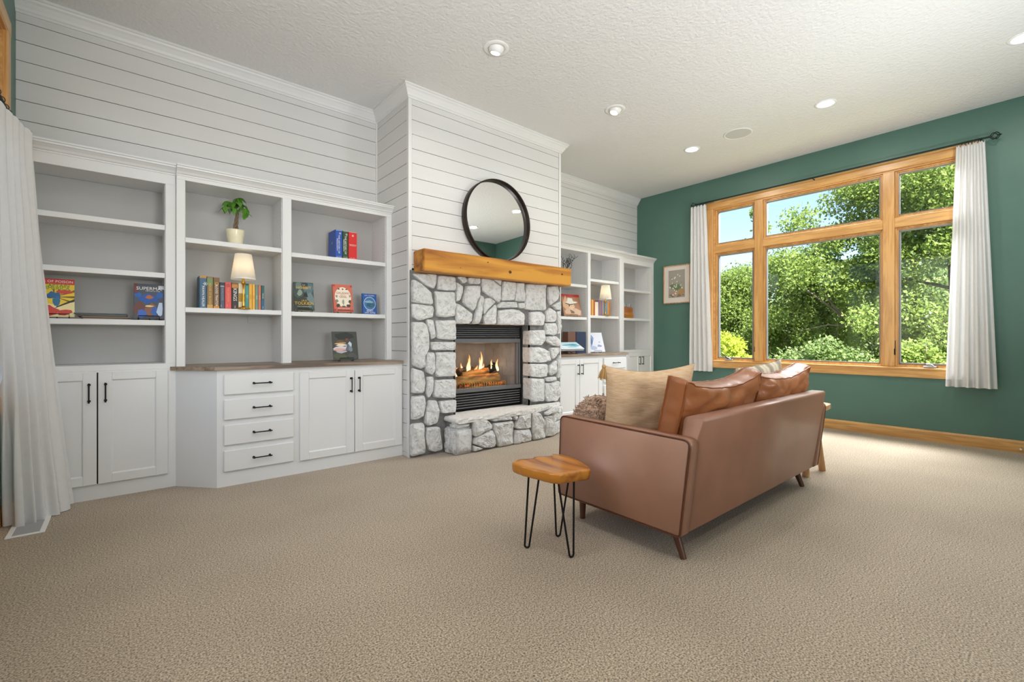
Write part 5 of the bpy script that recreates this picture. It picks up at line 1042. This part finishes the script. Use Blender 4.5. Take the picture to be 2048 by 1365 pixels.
def foliage(clumps, n, size, seed):
    """clumps: (x,y,z,r) ; folded leaf blades scattered in each clump"""
    g = np.random.default_rng(seed); cl = np.array(clumps); wgt = cl[:, 3]**2; idx = g.choice(len(cl), n, p=wgt/wgt.sum())
    d = g.normal(size=(n, 3)); d /= np.linalg.norm(d, axis=1)[:, None]; rad = cl[idx, 3]*g.random(n)**.42
    c = cl[idx, :3]+d*rad[:, None]*np.array([1, 1, .82])
    ax = g.normal(size=(n, 3)); ax[:, 2] -= .35; ax /= np.linalg.norm(ax, axis=1)[:, None]
    sd = np.cross(ax, g.normal(size=(n, 3))); sd /= np.linalg.norm(sd, axis=1)[:, None]; nr = np.cross(ax, sd)
    s = size*g.uniform(.6, 1.35, n)[:, None]
    v = np.empty((n, 4, 3)); v[:, 0] = c; v[:, 1] = c+ax*s*.5+sd*s*.34+nr*s*.10; v[:, 2] = c+ax*s; v[:, 3] = c+ax*s*.5-sd*s*.34+nr*s*.10
    me = bpy.data.meshes.new('foliage'); me.vertices.add(n*4); me.vertices.foreach_set('co', v.ravel()); 
    base = np.arange(n)[:, None]*4; tri = np.concatenate([base+np.array([0, 1, 2]), base+np.array([0, 2, 3])], axis=1).reshape(-1)
    me.loops.add(n*6); me.loops.foreach_set('vertex_index', tri.astype(np.int32)); me.polygons.add(n*2); me.polygons.foreach_set('loop_start', np.arange(0, n*6, 3, dtype=np.int32)); me.polygons.foreach_set('loop_total', np.full(n*2, 3, dtype=np.int32))
    me.update(calc_edges=True); me.validate(); return me
def tree(name, label, base, trunk, limbs, n, size, m, seed, clump=(.35, .6), group=None, cat='tree', sub=7, spread=.55):
    """trunk: points; limbs: (start height fraction, end point). leaves gather in clumps along the limbs"""
    t = thing(name, label, cat, base, group=group); rg = random.Random(seed); bx = Vector(base)
    pts = [Vector(p) for p in trunk]; r0 = .05+.012*len(limbs)
    B().tube([tuple(p) for p in pts], [r0*(1-.6*i/(len(pts)-1)) for i in range(len(pts))], 9).part('trunk', M['branch'], t)
    cl = []
    for f, e in limbs:
        k = f*(len(pts)-1); i = min(len(pts)-2, int(k)); s = pts[i].lerp(pts[i+1], k-i); e = Vector(e); mid = s.lerp(e, .5)+Vector((0, 0, -.10*(e-s).length*rg.uniform(-.3, 1)))
        B().tube([tuple(s), tuple(s.lerp(mid, .6)), tuple(mid), tuple(mid.lerp(e, .6)+Vector((0, 0, .03))), tuple(e)], [.032, .026, .02, .013, .006], 6).part('branch', M['branch'], t)
        for q in range(sub):
            u = rg.uniform(.35, 1.08); c = s.lerp(mid, min(1, u*2)) if u < .5 else mid.lerp(e, u*2-1); w = spread
            cl.append((c.x+rg.gauss(0, w*.6), c.y+rg.gauss(0, w*.6), c.z+rg.gauss(0, w*.45), rg.uniform(*clump)))
    o = bpy.data.objects.new('foliage', foliage([(c[0]-bx.x, c[1]-bx.y, c[2]-bx.z, c[3]) for c in cl], n, size, seed)); o.data.materials.append(m); o['kind'] = 'stuff'; COL.objects.link(o); o.parent = t
    return t
GT = 'trees beyond the garden window'
big = tree('tree', 'tall light green tree filling the panes farthest from the fireplace', (12.2, 1.0, -.5), [(12.2, 1.0, -.5), (12.1, 1.1, .8), (12.0, 1.2, 2.0), (12.1, 1.3, 3.4), (12.1, 1.2, 4.8)],
     [(.35, (11.3, 2.2, 1.6)), (.45, (11.0, .4, 1.9)), (.5, (11.6, 2.9, 2.6)), (.6, (11.2, 1.6, 3.0)), (.6, (11.8, .2, 3.0)), (.7, (11.8, 3.3, 3.5)), (.75, (11.2, 1.2, 3.8)), (.8, (11.6, 2.5, 4.3)), (.85, (12.0, .2, 4.2)), (.95, (11.8, 1.8, 5.2)), (.9, (12.3, 3.4, 4.6)), (.25, (11.2, 1.2, .9))], 74000, .066, M['lf1'], 21, group=GT)
for pts, r0 in (([(12.00, 1.25, 1.00), (12.25, 2.15, 1.15), (11.77, 2.63, 1.31), (11.72, 2.92, 1.51), (11.72, 3.29, 1.87), (11.77, 3.71, 2.23)], .045), ([(11.72, 2.79, 1.40), (11.66, 3.06, 1.72), (11.72, 3.28, 2.05), (11.82, 3.44, 2.39)], .026), ([(11.82, 2.63, 1.31), (11.72, 3.22, 1.38), (11.66, 3.76, 1.25)], .022), ([(12.00, 1.25, 2.20), (12.04, 1.18, 2.60), (11.72, 0.86, 3.04)], .03)):
    B().tube(pts, [r0*(1-.65*k/(len(pts)-1)) for k in range(len(pts))], 7).part('branch', M['branch'], big)
tree('tree', 'bushy green tree in the middle of the wide pane', (13.2, 4.1, -.5), [(13.2, 4.1, -.5), (13.1, 4.0, .5), (13.2, 3.9, 1.6), (13.1, 3.9, 2.8)],
     [(.3, (12.2, 3.3, .8)), (.3, (12.3, 5.0, .9)), (.5, (12.2, 4.2, 1.5)), (.6, (12.4, 3.2, 2.0)), (.6, (12.6, 5.1, 2.0)), (.8, (12.6, 3.9, 2.5)), (.9, (12.9, 3.2, 2.9)), (.95, (13.0, 4.5, 2.9)), (.2, (12.1, 4.3, .2))], 52000, .066, M['lf1'], 22, group=GT, spread=.45)
tree('tree', 'rounded green tree seen through the casement nearest the fireplace', (12.8, 6.3, -.5), [(12.8, 6.3, -.5), (12.7, 6.2, .6), (12.8, 6.1, 1.7), (12.7, 6.1, 2.6)],
     [(.3, (12.0, 5.5, .7)), (.35, (12.1, 6.9, .9)), (.55, (12.0, 6.2, 1.5)), (.65, (12.3, 5.4, 2.0)), (.75, (12.5, 6.7, 2.2)), (.95, (12.6, 6.0, 2.75)), (.9, (12.5, 5.3, 2.7)), (.2, (12.0, 6.3, .2)), (.5, (12.6, 7.2, 1.7))], 46000, .066, M['lf1'], 23, group=GT, spread=.4)
tree('sapling', 'slender tree whose thin top shows against the sky by the mullion', (14.2, 5.75, -.5), [(14.2, 5.75, -.5), (14.2, 5.7, 1.5), (14.3, 5.65, 3.0), (14.25, 5.6, 4.75)], [(.85, (14.2, 5.45, 4.3)), (.75, (14.2, 5.85, 4.0)), (.95, (14.2, 5.7, 4.95)), (.7, (14.1, 5.4, 3.5))], 2200, .085, M['lf1'], 24, (.10, .2), GT, sub=5, spread=.16)
tree('shrub', 'yellow green shrub low in the casement nearest the fireplace', (10.6, 4.75, -.5), [(10.6, 4.75, -.5), (10.6, 4.7, .0), (10.6, 4.7, .4)], [(.5, (10.4, 4.4, .5)), (.6, (10.5, 5.1, .5)), (.9, (10.5, 4.75, .95)), (.4, (10.3, 4.8, .2))], 7000, .065, M['lf2'], 25, (.15, .3), cat='shrub', spread=.2, group='shrubs under the trees')
tree('shrub', 'dark green shrub low behind the sofa in the wide pane', (10.9, 3.1, -.5), [(10.9, 3.1, -.5), (10.9, 3.1, .0), (10.9, 3.1, .4)], [(.5, (10.7, 2.6, .5)), (.6, (10.7, 3.6, .5)), (.9, (10.8, 3.1, .9)), (.5, (10.6, 3.9, .35)), (.5, (10.6, 2.2, .3))], 11000, .065, M['lf3'], 26, (.2, .35), cat='shrub', spread=.25, group='shrubs under the trees')
tree('shrub', 'mid green shrub low in the casement farthest from the fireplace', (10.2, 1.4, -.5), [(10.2, 1.4, -.5), (10.2, 1.4, .0), (10.2, 1.4, .5)], [(.5, (10.0, 1.0, .5)), (.6, (10.0, 1.9, .6)), (.9, (10.1, 1.4, 1.0)), (.5, (10.0, .7, .3))], 9000, .065, M['lf1'], 27, (.2, .35), cat='shrub', spread=.25, group='shrubs under the trees')
for k, (y, h, lb) in enumerate(((-.6, 4.6, 'deep green tree at the back, behind the tall light green one'), (2.4, 3.1, 'deep green tree at the back, between the two largest trees'), (5.2, 2.6, 'deep green tree at the back, behind the middle tree'), (8.2, 2.3, 'deep green tree at the back, behind the rounded one'))):
    x = 17.5
    tree('tree', lb, (x, y, -.5), [(x, y, -.5), (x, y, h*.4), (x, y, h*.9)], [(.3, (x-.9, y-1.0, h*.35)), (.3, (x-.9, y+1.1, h*.35)), (.5, (x-.9, y, h*.55)), (.6, (x-.5, y-1.2, h*.7)), (.6, (x-.5, y+1.2, h*.7)), (.8, (x-.3, y-.5, h*.95)), (.8, (x-.3, y+.6, h*.95)), (.2, (x-1, y, .3))], 18000, .12, M['lf3'], 30+k, (.45, .8), GT, spread=.6)
